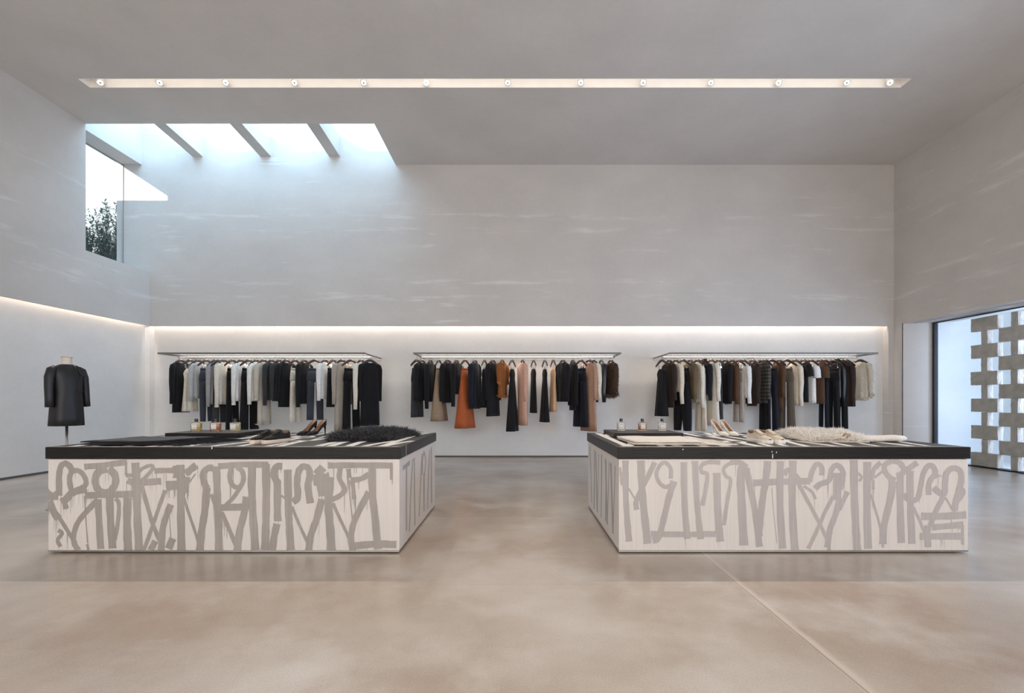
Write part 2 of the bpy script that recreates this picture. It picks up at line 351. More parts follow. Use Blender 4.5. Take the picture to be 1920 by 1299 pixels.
# pierced block screen standing outside the right window
def block_screen():
    xs, y0 = XGR + .03, XGR * 0 + (XGR + .03) * F / 850
    t = thing('block_screen', (xs, y0, 0), 'pierced screen of rough concrete blocks standing beyond the right-hand window', 'block screen')
    bm = mat('rough_concrete_block', (.44, .395, .355), .9, .16, 9, bump=.5, bscale=30); r = random.Random(5)
    h = .2414
    for colm in range(7):
        ya = -.515 * colm
        for row in range(11):
            long_ = (row % 2 == 0) == (colm % 2 == 0)
            if long_: a, b_ = ya, ya - .49
            else: a, b_ = ya - .20, ya - .315
            if colm % 2 and long_: a, b_ = ya, ya - .49
            jit = r.uniform(-.006, .006)
            # eight-sided slab with slightly ragged arrises
            z0 = .022 + (10 - row) * h; ring = []
            k = MB(); n = 7
            def edge(z, inset):
                pts = []
                for (px, py, qx, qy) in ((0, a, 0, b_), (0, b_, .10, b_), (.10, b_, .10, a), (.10, a, 0, a)):
                    for q in range(n):
                        f = q / n
                        pts.append((px + (qx - px) * f + jit + r.uniform(-.003, .003), py + (qy - py) * f + r.uniform(-.004, .004), z + r.uniform(-.002, .002)))
                return pts
            k.loft([edge(z0 + .001, 0), edge(z0 + .06, 0), edge(z0 + .12, 0), edge(z0 + .18, 0), edge(z0 + h - .002, 0)])
            k.build('concrete_block', bm, t, bevel=.004)
    k = MB().box((-.03, -3.6, .004), (.13, .02, .02)); k.build('steel_rail', M_DARKMETAL, t)
block_screen()

# ---------------------------------------------------------------- ceiling spotlights
M_LENS = emit('lamp_lens', (1, .95, .88), 5)
M_LENS2 = emit('bright_lamp_lens', (1, .97, .93), 30)
SPX = [188, 299, 423, 552, 682, 799, 952, 1089, 1206, 1333, 1460, 1588, 1669]
ORD = ['first', 'second', 'third', 'fourth', 'fifth', 'sixth', 'seventh', 'eighth', 'ninth', 'tenth', 'eleventh', 'twelfth', 'last']
ym = (SY0 + SY1) / 2 + .01
AIM = [(-3.9, 4.2, .5), (-4.2, 4.6, .5), (-3.0, 3.6, .4), (-2.2, 3.0, .2), (-1.6, 4.4, .5), (-.3, 1.2, 0), (0, 4.9, 0), (.5, 3.2, 0), (1.6, 3.7, .5), (1.3, 5.2, .4), (2.8, 3.2, .3), (3.6, 4.9, .5), (3.4, 3.0, 0)]
for i, px in enumerate(SPX):
    X = (px - CX) * ym / F; z = ZC + .014
    lab = ('dazzling round spotlight aimed at the viewer, sixth from the left in the ceiling slot' if i == 5 else
           'small round ceiling spotlight, leftmost in the long recessed slot' if i == 0 else
           'small round ceiling spotlight, rightmost in the long recessed slot' if i == 12 else
           'small round ceiling spotlight, %s from the left in the recessed slot' % ORD[i])
    t = thing('ceiling_spotlight', (X, ym, z), lab, 'spotlight', 'spotlights in the ceiling slot')
    d = (Vector(AIM[i]) - Vector((X, ym, z))).normalized()
    if i == 5: d = (Vector((0, .3, 1.4)) - Vector((X, ym, z))).normalized()
    q = d.to_track_quat('-Z', 'Y').to_matrix().to_4x4()
    def rot(mb): mb.v = [tuple(q @ Vector(p)) for p in mb.v]; return mb
    rot(MB().lathe([(.026, .09), (.046, .07), (.050, 0), (.045, -.004), (.038, 0), (.034, .012), (.0, .012)], k=20)).build('lamp_housing', M_TRIM, t, True)
    rot(MB().lathe([(.0, .004), (.034, .004), (.034, .008), (.0, .008)], k=20)).build('lamp_lens', M_LENS2 if i == 5 else M_LENS, t, True)
    rot(MB().lathe([(.011, -.012), (.016, -.008), (.016, .0), (.011, .003)], k=12)).build('lamp_baffle', M_STEEL, t, True)
    MB().tube([(0, 0, .05), (0, 0, zt - z - .002)], .009, 8).build('lamp_stem', M_TRIM, t)
    o = light('spot_beam', 'SPOT', Vector((X, ym, z)) + d * .02, 130, (1, .89, .79), tuple(d), spot_size=R(48), spot_blend=.8, shadow_soft_size=.045)
# ---------------------------------------------------------------- display tables
YT0 = CAMZ * F / 288; YT1 = 5.442; ZT = CAMZ - 88 * YT0 / F; ZB = ZT - .092
def smooth(pts, n=6):
    if len(pts) < 3:
        (ax, ay), (bx, by) = pts; return [(ax + (bx - ax) * i / n, ay + (by - ay) * i / n) for i in range(n + 1)]
    q = [pts[0]] + list(pts) + [pts[-1]]; out = []
    for i in range(1, len(q) - 2):
        for k in range(n):
            t = k / n; o = []
            for c_ in (0, 1):
                p0, p1, p2, p3 = q[i - 1][c_], q[i][c_], q[i + 1][c_], q[i + 2][c_]
                o.append(.5 * (2 * p1 + (p2 - p0) * t + (2 * p0 - 5 * p1 + 4 * p2 - p3) * t * t + (3 * p1 - p0 - 3 * p2 + p3) * t ** 3))
            out.append(tuple(o))
    out.append(tuple(pts[-1])); return out
class Paint:
    """brush strokes in a plane; place() turns (u, v, height) into a point"""
    def __init__(s, place, seed=1, box=None): s.mb = MB(); s.place = place; s.r = random.Random(seed); s.h = .0004; s.box = box
    def stroke(s, pts, wd, taper=False, drips=0):
        p = smooth(pts); n = len(p); L = []; Rr = []; r = s.r; off = 0
        for i in range(n):
            a = p[max(0, i - 1)]; b_ = p[min(n - 1, i + 1)]; dx, dy = b_[0] - a[0], b_[1] - a[1]; l = math.hypot(dx, dy) or 1
            nx, ny = -dy / l, dx / l; t = i / (n - 1)
            k = wd / 2 * (1 + .05 * math.sin(i * 1.3 + wd * 50)) * (1 - .12 * math.sin(PI * t)); k *= .35 + .65 * t if taper else 1
            e = r.uniform(-.02, .02) * wd
            L.append((p[i][0] + nx * (k + e), p[i][1] + ny * (k + e))); Rr.append((p[i][0] - nx * (k - e), p[i][1] - ny * (k - e)))
        if s.box:
            cl = lambda q: (min(max(q[0], s.box[0]), s.box[2]), min(max(q[1], s.box[1]), s.box[3])); L = [cl(q) for q in L]; Rr = [cl(q) for q in Rr]
        m = s.mb; n0 = len(m.v)
        for q_, (a, b_) in enumerate(zip(L, Rr)): m.v += [s.place(*a, s.h + q_ * 2e-6), s.place(*b_, s.h + q_ * 2e-6)]
        for i in range(n - 1): m.f.append((n0 + 2 * i, n0 + 2 * i + 1, n0 + 2 * i + 3, n0 + 2 * i + 2))
        s.h += .000012 + n * 1e-6
        for d in range(drips):
            q = p[r.randrange(n)]; x = q[0] + r.uniform(-.4, .4) * wd; l = r.uniform(.03, .16); ww = r.uniform(.002, .006)
            y1 = q[1] - l
            if s.box: y1 = max(y1, s.box[1]); x = min(max(x, s.box[0] + .005), s.box[2] - .005)
            if y1 < q[1]: m.quad(s.place(x - ww / 2, q[1], s.h), s.place(x + ww / 2, q[1], s.h), s.place(x + ww / 5, y1, s.h), s.place(x - ww / 5, y1, s.h)); s.h += .000006
def paint_mat(name, c, c2):
    m, t, b_ = nodes(name); b_.inputs['Roughness'].default_value = .55; L = t.links.new
    co = t.nodes.new('ShaderNodeTexCoord')
    mp = t.nodes.new('ShaderNodeMapping'); mp.inputs['Scale'].default_value = (60, 60, 1.2)
    n = t.nodes.new('ShaderNodeTexNoise'); n.inputs['Scale'].default_value = 1.6; n.inputs['Detail'].default_value = 6
    n2 = t.nodes.new('ShaderNodeTexNoise'); n2.inputs['Scale'].default_value = 2.2; n2.inputs['Detail'].default_value = 3
    L(co.outputs['Object'], mp.inputs[0]); L(mp.outputs[0], n.inputs['Vector']); L(co.outputs['Object'], n2.inputs['Vector'])
    ad = t.nodes.new('ShaderNodeMath'); L(n.outputs['Fac'], ad.inputs[0]); L(n2.outputs['Fac'], ad.inputs[1])
    rp = t.nodes.new('ShaderNodeValToRGB'); e = rp.color_ramp.elements; e[0].position = .42; e[0].color = (*c, 1); e[1].position = .72; e[1].color = (*c2, 1)
    hf = t.nodes.new('ShaderNodeMath'); hf.operation = 'MULTIPLY'; hf.inputs[1].default_value = .5; L(ad.outputs[0], hf.inputs[0]); L(hf.outputs[0], rp.inputs[0]); L(rp.outputs[0], b_.inputs['Base Color'])
    return m
M_PAINT_L = paint_mat('grey_brushed_paint', (.31, .285, .265), (.41, .38, .36))
M_PAINT_R = paint_mat('pale_grey_brushed_paint', (.41, .38, .375), (.49, .46, .455))
M_PAINT_SIDE = paint_mat('silvery_brushed_paint', (.34, .34, .36), (.44, .44, .46))
M_WHITEPAINT = paint_mat('white_brushed_paint', (.72, .69, .65), (.86, .84, .80))
M_PANEL = mat('off_white_panel', (.66, .625, .60), .6, .035, 2.5, (30, 30, .6))

# strokes read off the fronts, each in its own survey grid (origin x, origin y, grid units per pixel)
GA = (60, 850, 6.496); GB = (280, 850, 6.496); GC = (500, 850, 6.496); GD = (1150, 850, 6.496); GE = (1370, 850, 6.496); GF = (1590, 850, 6.496)
LEFT = [
 (GA, 70, 3, [(315,520),(312,300),(330,170),(385,125),(445,160),(480,240)]),
 (GA, 60, 5, [(470,480),(440,330),(460,240),(520,210),(590,240),(640,330),(625,400),(540,450)]),
 (GA, 40, 0, [(160,440),(230,500),(290,470)]), (GA, 80, 6, [(165,530),(300,525)]), (GA, 85, 12, [(185,570),(250,720),(310,800)]), (GA, 45, 4, [(300,760),(400,920),(480,1050),(540,1190)]),
 (GA, 45, 1, [(300,940),(350,980),(295,1060),(330,1140)]), (GA, 62, 3, [(790,560),(650,710),(540,850),(490,1000),(500,1100),(550,1190)]),
 (GA, 14, 0, [(625,520),(640,800),(662,1100)]), (GA, 30, 0, [(655,1110),(672,1180)]), (GA, 85, 14, [(340,600),(400,560),(460,490),(560,450),(640,440)]), (GA, 60, 0, [(370,560),(400,680)]),
 (GA, 66, 3, [(620,165),(850,145),(1140,108)]), (GA, 26, 1, [(1130,105),(1130,270)]),
 (GA, 82, 2, [(900,190),(800,220),(755,320),(780,430),(860,480),(940,460),(1000,370),(990,260),(920,190)]), (GA, 74, 6, [(640,515),(800,510),(1230,495)]),
 (GA, 76, 1, [(790,560),(800,800),(822,1168)]), (GA, 84, 1, [(930,540),(940,800),(968,1162)]), (GA, 46, 1, [(1005,550),(1045,630),(1030,850),(990,1060)]), (GA, 92, 2, [(1150,540),(1145,850),(1155,1188)]),
 (GA, 88, 0, [(1245,115),(1260,400),(1270,800),(1292,1188)]), (GA, 42, 1, [(1130,270),(1240,260),(1340,180),(1440,150),(1455,190),(1380,280),(1300,350)]), (GA, 74, 8, [(1150,330),(1260,360),(1560,340)]),
 (GA, 48, 0, [(1320,400),(1390,640),(1470,900),(1575,1130)]), (GB, 42, 0, [(180,450),(110,640),(20,900),(-80,1185)]),
 (GB, 62, 4, [(50,215),(180,210),(310,210)]), (GB, 105, 16, [(190,400),(290,390),(400,395)]), (GB, 130, 0, [(345,150),(350,300)]), (GB, 86, 1, [(365,140),(370,400),(372,700),(378,1185)]),
 (GB, 80, 2, [(430,250),(490,200),(560,145)]), (GB, 14, 0, [(550,250),(475,355)]), (GB, 55, 9, [(455,290),(430,480)]), (GB, 32, 0, [(395,500),(470,740),(560,1000),(600,1150)]),
 (GB, 72, 3, [(250,625),(200,750),(150,920),(130,1190)]), (GB, 82, 0, [(275,1040),(220,1165)]), (GB, 70, 1, [(60,1070),(0,1190)]), (GB, 8, 0, [(225,650),(250,1030)]),
 (GB, 72, 3, [(770,180),(700,185),(640,250),(655,350),(690,430)]), (GB, 82, 1, [(688,420),(665,700),(625,950),(605,1190)]), (GB, 42, 2, [(740,500),(780,600),(800,690)]),
 (GB, 82, 4, [(805,160),(812,400),(825,700),(838,1188)]), (GB, 68, 4, [(830,160),(1100,138),(1440,140)]), (GB, 54, 4, [(985,180),(970,300),(1010,395),(1090,410),(1135,320),(1120,220),(1060,170)]),
 (GB, 45, 0, [(1100,410),(1010,545),(905,650)]), (GB, 78, 1, [(830,665),(1120,655)]), (GB, 46, 4, [(870,720),(950,900),(1055,1150)]), (GB, 80, 2, [(1175,530),(1150,700),(1090,950),(1060,1190)]),
 (GB, 86, 4, [(1240,150),(1240,500),(1255,800),(1282,1182)]), (GB, 86, 5, [(1410,130),(1415,500),(1408,900),(1400,1180)]),
 (GC, 76, 3, [(180,160),(110,165),(75,250),(115,345)]), (GC, 82, 1, [(120,330),(122,700),(128,830)]), (GC, 78, 3, [(115,860),(85,1000),(60,1185)]), (GC, 82, 2, [(248,200),(255,600),(268,900),(285,1180)]),
 (GC, 24, 0, [(170,515),(235,565)]), (GC, 74, 3, [(310,595),(370,530),(362,350),(385,210),(440,160),(505,190),(515,290),(495,400),(525,610)]), (GC, 32, 0, [(300,650),(380,850),(485,1080)]),
 (GC, 76, 9, [(665,560),(600,800),(530,1000),(505,1190)]), (GC, 95, 1, [(680,170),(600,260)]), (GC, 120, 8, [(560,330),(650,320),(760,300)]), (GC, 92, 2, [(765,290),(745,600),(765,900),(782,1188)]), (GC, 100, 4, [(640,330),(680,520)]),
 (GC, 34, 0, [(800,610),(900,830),(1025,1090)]), (GC, 66, 10, [(740,148),(1100,145),(1530,150)]), (GC, 26, 2, [(1518,150),(1515,320)]), (GC, 55, 2, [(890,180),(880,310),(945,440),(880,520),(790,562)]),
 (GC, 50, 3, [(990,190),(1000,300)]), (GC, 12, 0, [(985,300),(1040,820)]), (GC, 45, 6, [(1040,340),(1060,560)]), (GC, 60, 6, [(1020,325),(1130,315),(1240,255)]),
 (GC, 82, 0, [(1280,110),(1285,500),(1315,800),(1352,1170)]), (GC, 68, 1, [(1240,470),(1130,680),(1050,860),(1020,1040),(1045,1190)]), (GC, 80, 3, [(1060,1130),(1300,1110),(1575,1112)]),
]
RIGHT = [
 (GD, 70, 0, [(152,88),(155,500),(172,800),(195,1078)]), (GD, 40, 2, [(75,170),(100,280),(115,390)]), (GD, 20, 0, [(190,430),(270,560)]), (GD, 58, 0, [(510,110),(420,300),(330,470),(280,600),(290,690)]),
 (GD, 84, 1, [(340,88),(352,400),(382,750),(422,1105)]), (GD, 72, 1, [(480,1070),(555,1030),(600,880),(680,550),(745,340)]), (GD, 46, 0, [(705,310),(705,190),(640,115),(570,150),(530,250),(565,360),(640,412),(700,390)]),
 (GD, 72, 3, [(865,108),(870,500),(888,800),(908,1045)]), (GD, 66, 0, [(460,985),(900,990),(1250,985)]), (GD, 70, 0, [(1000,95),(1020,500),(1045,800),(1070,1050)]),
 (GD, 48, 0, [(1310,115),(1180,108),(1080,150),(1080,230),(1150,260),(1130,450),(1090,640)]), (GD, 84, 3, [(1265,240),(1275,600),(1292,900),(1312,1080)]), (GD, 42, 1, [(1559,112),(1440,118),(1350,190),(1380,280),(1435,330),(1400,560),(1350,880)]),
 (GE, 62, 0, [(0,112),(120,112),(200,180)]), (GE, 92, 2, [(170,120),(130,290),(145,600),(168,1125)]), (GE, 72, 0, [(200,180),(245,420),(305,700),(362,1142)]), (GE, 78, 2, [(460,95),(440,300),(400,550),(365,850),(352,1010)]),
 (GE, 74, 5, [(280,362),(600,348),(980,340)]), (GE, 80, 1, [(615,95),(610,600),(642,1165)]), (GE, 84, 1, [(768,90),(760,600),(792,1182)]), (GE, 8, 0, [(510,420),(540,800),(575,1100)]),
 (GE, 60, 0, [(660,265),(720,205),(850,330)]), (GE, 56, 1, [(1120,270),(1120,170),(1060,130),(1005,220),(970,345)]), (GE, 40, 0, [(840,380),(960,600),(1090,850),(1190,1070),(1210,1190)]),
 (GE, 42, 0, [(955,1165),(1060,950),(1160,720),(1265,520)]), (GE, 30, 1, [(900,400),(1000,470),(1045,560)]), (GE, 62, 6, [(1040,430),(1100,378),(1210,330),(1240,200),(1300,145),(1370,200),(1378,300),(1345,440)]),
 (GE, 90, 4, [(1310,240),(1310,570)]), (GE, 66, 2, [(1340,560),(1290,750),(1215,950),(1190,1150)]), (GE, 50, 1, [(1440,470),(1330,690)]),
 (GF, 84, 1, [(82,82),(90,500),(108,900),(125,1185)]), (GF, 82, 0, [(248,105),(245,600),(258,1165)]), (GF, 30, 0, [(130,240),(178,290),(150,340)]), (GF, 52, 2, [(410,115),(330,195),(290,330)]), (GF, 26, 0, [(430,225),(335,300)]),
 (GF, 30, 5, [(320,330),(320,440)]), (GF, 26, 0, [(290,500),(350,700),(410,920),(440,1150)]), (GF, 76, 1, [(570,340),(520,600),(450,900),(440,1110)]), (GF, 58, 1, [(700,190),(640,115),(540,100),(460,150),(470,230),(530,300),(590,330)]),
 (GF, 78, 2, [(650,235),(650,600),(665,1095)]), (GF, 60, 0, [(860,115),(720,210),(660,255)]), (GF, 76, 2, [(770,215),(775,600),(795,1105)]), (GF, 58, 1, [(690,500),(760,570),(860,555),(900,400),(940,230),(1010,145),(1070,190),(1080,260)]),
 (GF, 30, 0, [(810,660),(880,800),(950,970)]), (GF, 60, 2, [(1000,510),(1000,380),(1050,290),(1110,262)]), (GF, 16, 0, [(1110,262),(1160,285)]), (GF, 66, 0, [(1060,420),(1110,465),(1185,500),(1200,350),(1220,240),(1300,180),(1380,215),(1398,320),(1370,450),(1330,600),(1310,700)]),
 (GF, 56, 0, [(1380,420),(1420,480),(1340,590)]), (GF, 20, 0, [(1200,540),(1310,715)]), (GF, 55, 0, [(1180,530),(1080,720),(1020,880)]), (GF, 82, 1, [(910,768),(1150,770),(1455,750)]), (GF, 68, 4, [(1040,905),(1420,870)]),
 (GF, 75, 4, [(890,1015),(1420,1012)]), (GF, 70, 2, [(985,880),(990,1145)]), (GF, 28, 1, [(1410,880),(1415,1115)]),
]
def script(pt, u0, u1, v0, v1, seed, wd, cell):
    """rows of tall calligraphic strokes filling a rectangle"""
    r = random.Random(seed); u = u0 + wd; H = v1 - v0
    while u < u1 - wd:
        k = r.random(); t = v1 - r.uniform(.03, .09) * H; b_ = v0 + r.uniform(.03, .10) * H; wv = wd * r.uniform(.7, 1.15)
        if k < .34: pt.stroke([(u, t), (u + cell * .04, (t + b_) / 2), (u + cell * .12, b_)], wv)
        elif k < .5: pt.stroke([(u + cell * .5, t), (u + cell * .2, (t + b_) * .5), (u, b_)], wv * .8)
        elif k < .66:
            pt.stroke([(u, t), (u + cell * .35, b_)], wv * .5); pt.stroke([(u + cell * .7, t), (u + cell * .35, b_)], wv)
        elif k < .86:
            q = t - .30 * H; pt.stroke([(u, q), (u - cell * .02, t - .1 * H), (u + cell * .3, t), (u + cell * .6, t - .12 * H), (u + cell * .45, q), (u + cell * .2, q - .05 * H)], wv * .7); pt.stroke([(u + cell * .3, q), (u + cell * .3, b_)], wv)
        else:
            pt.stroke([(u - cell * .1, t - .02 * H), (u + cell * .9, t)], wv * .8); pt.stroke([(u + cell * .4, t), (u + cell * .4, b_)], wv)
        u += cell * r.uniform(.55, 1.0)

def table(x0, x1, strokes, mpaint, label, side, seed):
    t = thing('display_table', ((x0 + x1) / 2, (YT0 + YT1) / 2, 0), label, 'display table', 'painted display tables')
    o = Vector(t.location); lo = lambda a: tuple(Vector(a) - o)
    bx = lambda m, a, b_: m.box(lo(a), lo(b_))
    ins = .012
    bx(MB(), (x0 + .08, YT0 + .05, 0), (x1 - .08, YT1 - .08, .03)).build('toe_kick', M_DARKMETAL, t)
    plinth = bx(MB(), (x0 + ins, YT0 + ins, .022), (x1 - ins, YT1 - ins, ZB - .004)).build('plinth', M_PANEL, t, bevel=.004)
    bx(MB(), (x0 + ins, YT0 + ins - .002, .012), (x1 - ins, YT1 - ins, .022)).build('base_strip', M_STEEL, t)
    bx(MB(), (x0, YT0, ZB), (x1, YT1, ZT)).build('tabletop', M_BLACKWOOD, t, bevel=.004)
    yf = YT0 + ins
    pf = Paint(lambda u, v, h: lo((u, yf - h, v)), seed, (x0 + ins + .002, .024, x1 - ins - .002, ZB - .006))
    sc_ = YT0 / F
    for (ox, oy, k), wd, dr, pts in strokes:
        pf.stroke([((ox + x / k - CX) * sc_, CAMZ - (oy + y / k - CY) * sc_) for x, y in pts], wd * 1.18 / k * sc_, False, dr)
    pf.mb.build('painted_lettering', mpaint, plinth)
    xs = x1 - ins if side > 0 else x0 + ins
    ps = Paint(lambda u, v, h: lo((xs + side * h, u, v)), seed + 1, (YT0 + ins + .002, .024, YT1 - ins - .002, ZB - .006))
    script(ps, YT0 + .08, YT1 - .05, .05, ZB - .02, seed + 2, .07, .26)
    ps.mb.build('painted_lettering', M_PAINT_SIDE, plinth)
    pp = Paint(lambda u, v, h: lo((u, v, ZT + h)), seed + 3, (x0 + .004, YT0 + .004, x1 - .004, YT1 - .004))
    dens = [(YT0 + .03, YT0 + .62), (YT0 + .55, YT0 + 1.15), (YT0 + 1.08, YT1 - .02)]
    for q, (a, b_) in enumerate(dens): script(pp, x0 + .05, x1 - .02, a, b_, seed + 10 + q, .075, .25)
    pp.stroke([(x0 + .02, YT0 + .018), (x1 - .02, YT0 + .018)], .022)
    e = x1 - .16 if side > 0 else x0 + .09
    pp.stroke([(e, YT0 + .05), (e + .01, YT1 - .12)], .07); pp.stroke([(e - .3 * side * (1 if side > 0 else -1) * side, YT1 - .08), (e + .06, YT1 - .07)], .05)
    pp.mb.build('painted_lettering', M_WHITEPAINT, t)
    # paint specks on the edge
    for u, v, l in ([(x0 + .02, 0, .0)] if 0 else ([(-2.39, ZB + .075, .02)] if side > 0 else [(1.29, ZB + .068, .006), (1.985, ZB + .05, .006), (1.99, ZB + .004, .03), (2.02, ZB + .045, .006)])):
        MB().quad(lo((u, YT0 - .0006, v)), lo((u + .008, YT0 - .0006, v + .002)), lo((u + .007, YT0 - .0006, v + l + .006)), lo((u + .002, YT0 - .0006, v + l + .004))).build('paint_drip', M_WHITEPAINT, t)
    if side > 0: MB().quad(*[lo((x1 + .0006, y, z)) for y, z in ((YT0 + .19, ZB + .002), (YT0 + .197, ZB + .002), (YT0 + .199, ZT), (YT0 + .188, ZT))]).build('paint_drip', M_WHITEPAINT, t)
    return t
table(-3.69, -.9125, LEFT, M_PAINT_L, 'large off-white display table with grey brushed script and black top, on the left', 1, 21)
table(.783, 3.545, RIGHT, M_PAINT_R, 'large off-white display table with pale brushed script and black top, on the right', -1, 51)

# ---------------------------------------------------------------- risers and perfume bottles
def riser(x0, x1, y0, y1, label):
    o = MB().box((x0, y0, ZT + .001), (x1, y1, ZT + .043)).build('display_riser', M_BLACKWOOD, bevel=.003)
    tag(o, label, 'riser', 'low black risers on the tables'); return o
riser(-3.465, -2.755, 4.755, 5.28, 'low black riser board under perfume bottles on the left table')
riser(.95, 1.633, 4.755, 5.33, 'low black riser board under perfume bottles on the right table')
M_LABEL = mat('paper_label', (.78, .76, .72), .7, .02)
M_CAP = mat('black_lacquer', (.012, .012, .014), .2, 0)
M_INK = mat('black_print', (.03, .03, .03), .7, 0)
def bottle(X, Y, rz, liquid, label, wd=.088, lab_x=0.0):
    t = thing('perfume_bottle', (X, Y, ZT + .0435), label, 'perfume bottle', 'perfume bottles on the risers', rz)
    h = .092; d = .045; w2_ = wd / 2
    def rr(x, y, z, c_=.006):
        return [(x - c_, -y, z), (x, -y + c_, z), (x, y - c_, z), (x - c_, y, z), (-x + c_, y, z), (-x, y - c_, z), (-x, -y + c_, z), (-x + c_, -y, z)]
    MB().loft([rr(w2_ - .003, d / 2 - .003, 0), rr(w2_, d / 2, .004), rr(w2_, d / 2, h - .006), rr(w2_ - .004, d / 2 - .004, h), rr(.014, .012, h + .002, .004), rr(.013, .011, h + .008, .004)]).build('glass_body', solid_glass('bottle_glass', (1, 1, 1)), t)
    lm = mat('perfume_' + liquid, {'yellow': (.85, .62, .16), 'amber': (.50, .14, .025), 'straw': (.86, .76, .42), 'clear': (.88, .88, .80)}[liquid], .15, 0)
    lb = lm.node_tree.nodes['Principled BSDF']; lb.inputs['Transmission Weight'].default_value = .35 if liquid != 'amber' else 0
    MB().loft([rr(w2_ - .007, d / 2 - .007, .008), rr(w2_ - .006, d / 2 - .006, .011), rr(w2_ - .006, d / 2 - .006, h - .012)]).build('perfume', lm, t)
    lw_ = wd * .52
    lb_ = MB().box((lab_x - lw_ / 2, -d / 2 - .0012, .022), (lab_x + lw_ / 2, -d / 2 - .0004, .078)).build('label', M_LABEL, t)
    for q, (z, wq) in enumerate(((.068, .7), (.034, .6))): MB().box((lab_x - lw_ / 2 * wq, -d / 2 - .0018, z), (lab_x + lw_ / 2 * wq, -d / 2 - .0013, z + .0022)).build('printed_line', M_INK, lb_)
    MB().lathe([(.0145, h + .008), (.0165, h + .010), (.0165, h + .034), (.015, h + .037), (0, h + .037)]).build('cap', M_CAP, t, True, bevel=.001)
bottle(-3.345, 5.04, .25, 'yellow', 'clear square perfume bottle of golden perfume, leftmost on the left riser', .096, -.012)
bottle(-3.13, 5.02, .2, 'amber', 'dark amber perfume bottle, middle of three on the left riser', .096, -.012)
bottle(-2.94, 5.04, .22, 'straw', 'pale straw-coloured perfume bottle, rightmost on the left riser', .096, -.014)
bottle(1.09, 5.08, -.15, 'clear', 'clear colourless perfume bottle, leftmost on the right riser', .086, .004)
bottle(1.307, 5.06, -.2, 'amber', 'dark amber perfume bottle, middle of three on the right riser', .086, .008)
bottle(1.52, 5.08, -.18, 'clear', 'clear colourless perfume bottle, rightmost on the right riser', .086, .008)

# ---------------------------------------------------------------- cloth, fur and shoes on the tables
def fabric(name, c, rough=.85, var=.10, sheen=.12, scale=60, bump=.3): return mat(name, c, rough, var, scale, bump=bump, bscale=scale * 2, sheen=sheen, spec=.2)
def folded(name, corners, layers, th, m, label, cat, seed, fringe=None, wob=.02):
    """stack of folded cloth layers over a four-cornered footprint, rounded at the folds"""
    t = thing(name, (sum(c_[0] for c_ in corners) / 4, sum(c_[1] for c_ in corners) / 4, ZT + .0015), label, cat)
    o = Vector((t.location.x, t.location.y, 0)); r = random.Random(seed)
    A, B, C_, D = [Vector((*c_, 0)) - o for c_ in corners]      # front-left, front-right, back-right, back-left
    for ly in range(layers):
        NU, NV = 26, 12; rings = []; z0 = ly * th
        sh = r.uniform(-.012, .012)
        for i in range(NU + 1):
            u = i / NU; top = []; bot = []
            for j in range(NV + 1):
                v = j / NV
                p = A.lerp(B, u).lerp(D.lerp(C_, u), v)
                nn = noise.noise(Vector((p.x * 5 + seed, p.y * 5, ly * 2.2))) ; e = min(v, 1 - v, u, 1 - u) * 2
                rd = 1 - max(0, 1 - e * 12) ** 2 * .55
                p = p + Vector((nn * wob + sh, noise.noise(Vector((p.y * 6, p.x * 6, ly + seed))) * wob, 0))
                top.append((p.x, p.y, z0 + th * (.5 + .42 * rd) + max(0, nn) * th * .5)); bot.append((p.x, p.y, z0 + th * (.5 - .44 * rd)))
            rings.append(top + bot[::-1])
        MB().loft(rings).build('folded_layer', m, t, True)
    if fringe:
        fr = MB()
        for i in range(90):
            a = B.lerp(C_, i / 89) + Vector((r.uniform(-.02, .01), 0, 0)); l = r.uniform(*fringe); z = r.uniform(.3, .9) * th * layers
            y2 = r.uniform(-.05, .05)
            fr.tube([(a.x, a.y, z), (a.x + l * .4, a.y + y2 * .3, z * .45), (a.x + l, a.y + y2, .004)], [.005, .004, .002], 5)
        fr.build('fringe', m, t)
    return t
M_BLACKKNIT = fabric('black_knit', (.012, .013, .018)); M_CREAMKNIT = fabric('cream_knit', (.74, .68, .60))
folded('scarf', [(-3.50, 3.88), (-2.86, 3.88), (-2.72, 4.42), (-3.40, 4.42)], 2, .019, M_BLACKKNIT, 'folded black fringed scarf at the front left of the left table', 'scarf', 4, (.12, .26))
folded('scarf', [(.95, 3.90), (1.50, 3.90), (1.50, 4.45), (.93, 4.50)], 2, .018, M_CREAMKNIT, 'folded cream fringed scarf at the front left of the right table', 'scarf', 9, (.10, .32))

def tufts(mb, surf, n, l0, l1, r, rad=.003, droop=.5, curl=.3, floor=None):
    """locks of fur: short tapering strands growing out of surf() = (point, normal)"""
    for _ in range(n):
        p, nn = surf(r); l = r.uniform(l0, l1)
        a = Vector((r.gauss(0, 1), r.gauss(0, 1), r.gauss(0, .6))).normalized() * curl
        d = (nn + a).normalized(); q1 = p + d * l * .5; d2 = (d + Vector((0, 0, -droop)) + a * .6).normalized(); q2 = q1 + d2 * l * .5
        if floor is not None: p.z = max(p.z, floor); q1.z = max(q1.z, floor); q2.z = max(q2.z, floor)
        s_ = d.cross(Vector((r.uniform(-1, 1), r.uniform(-1, 1), .3))).normalized() * rad
        k = len(mb.v); mb.v += [tuple(p - s_), tuple(p + s_), tuple(q1 - s_ * .7), tuple(q1 + s_ * .7), tuple(q2)]
        mb.f += [(k, k + 1, k + 3, k + 2), (k + 2, k + 3, k + 4)]
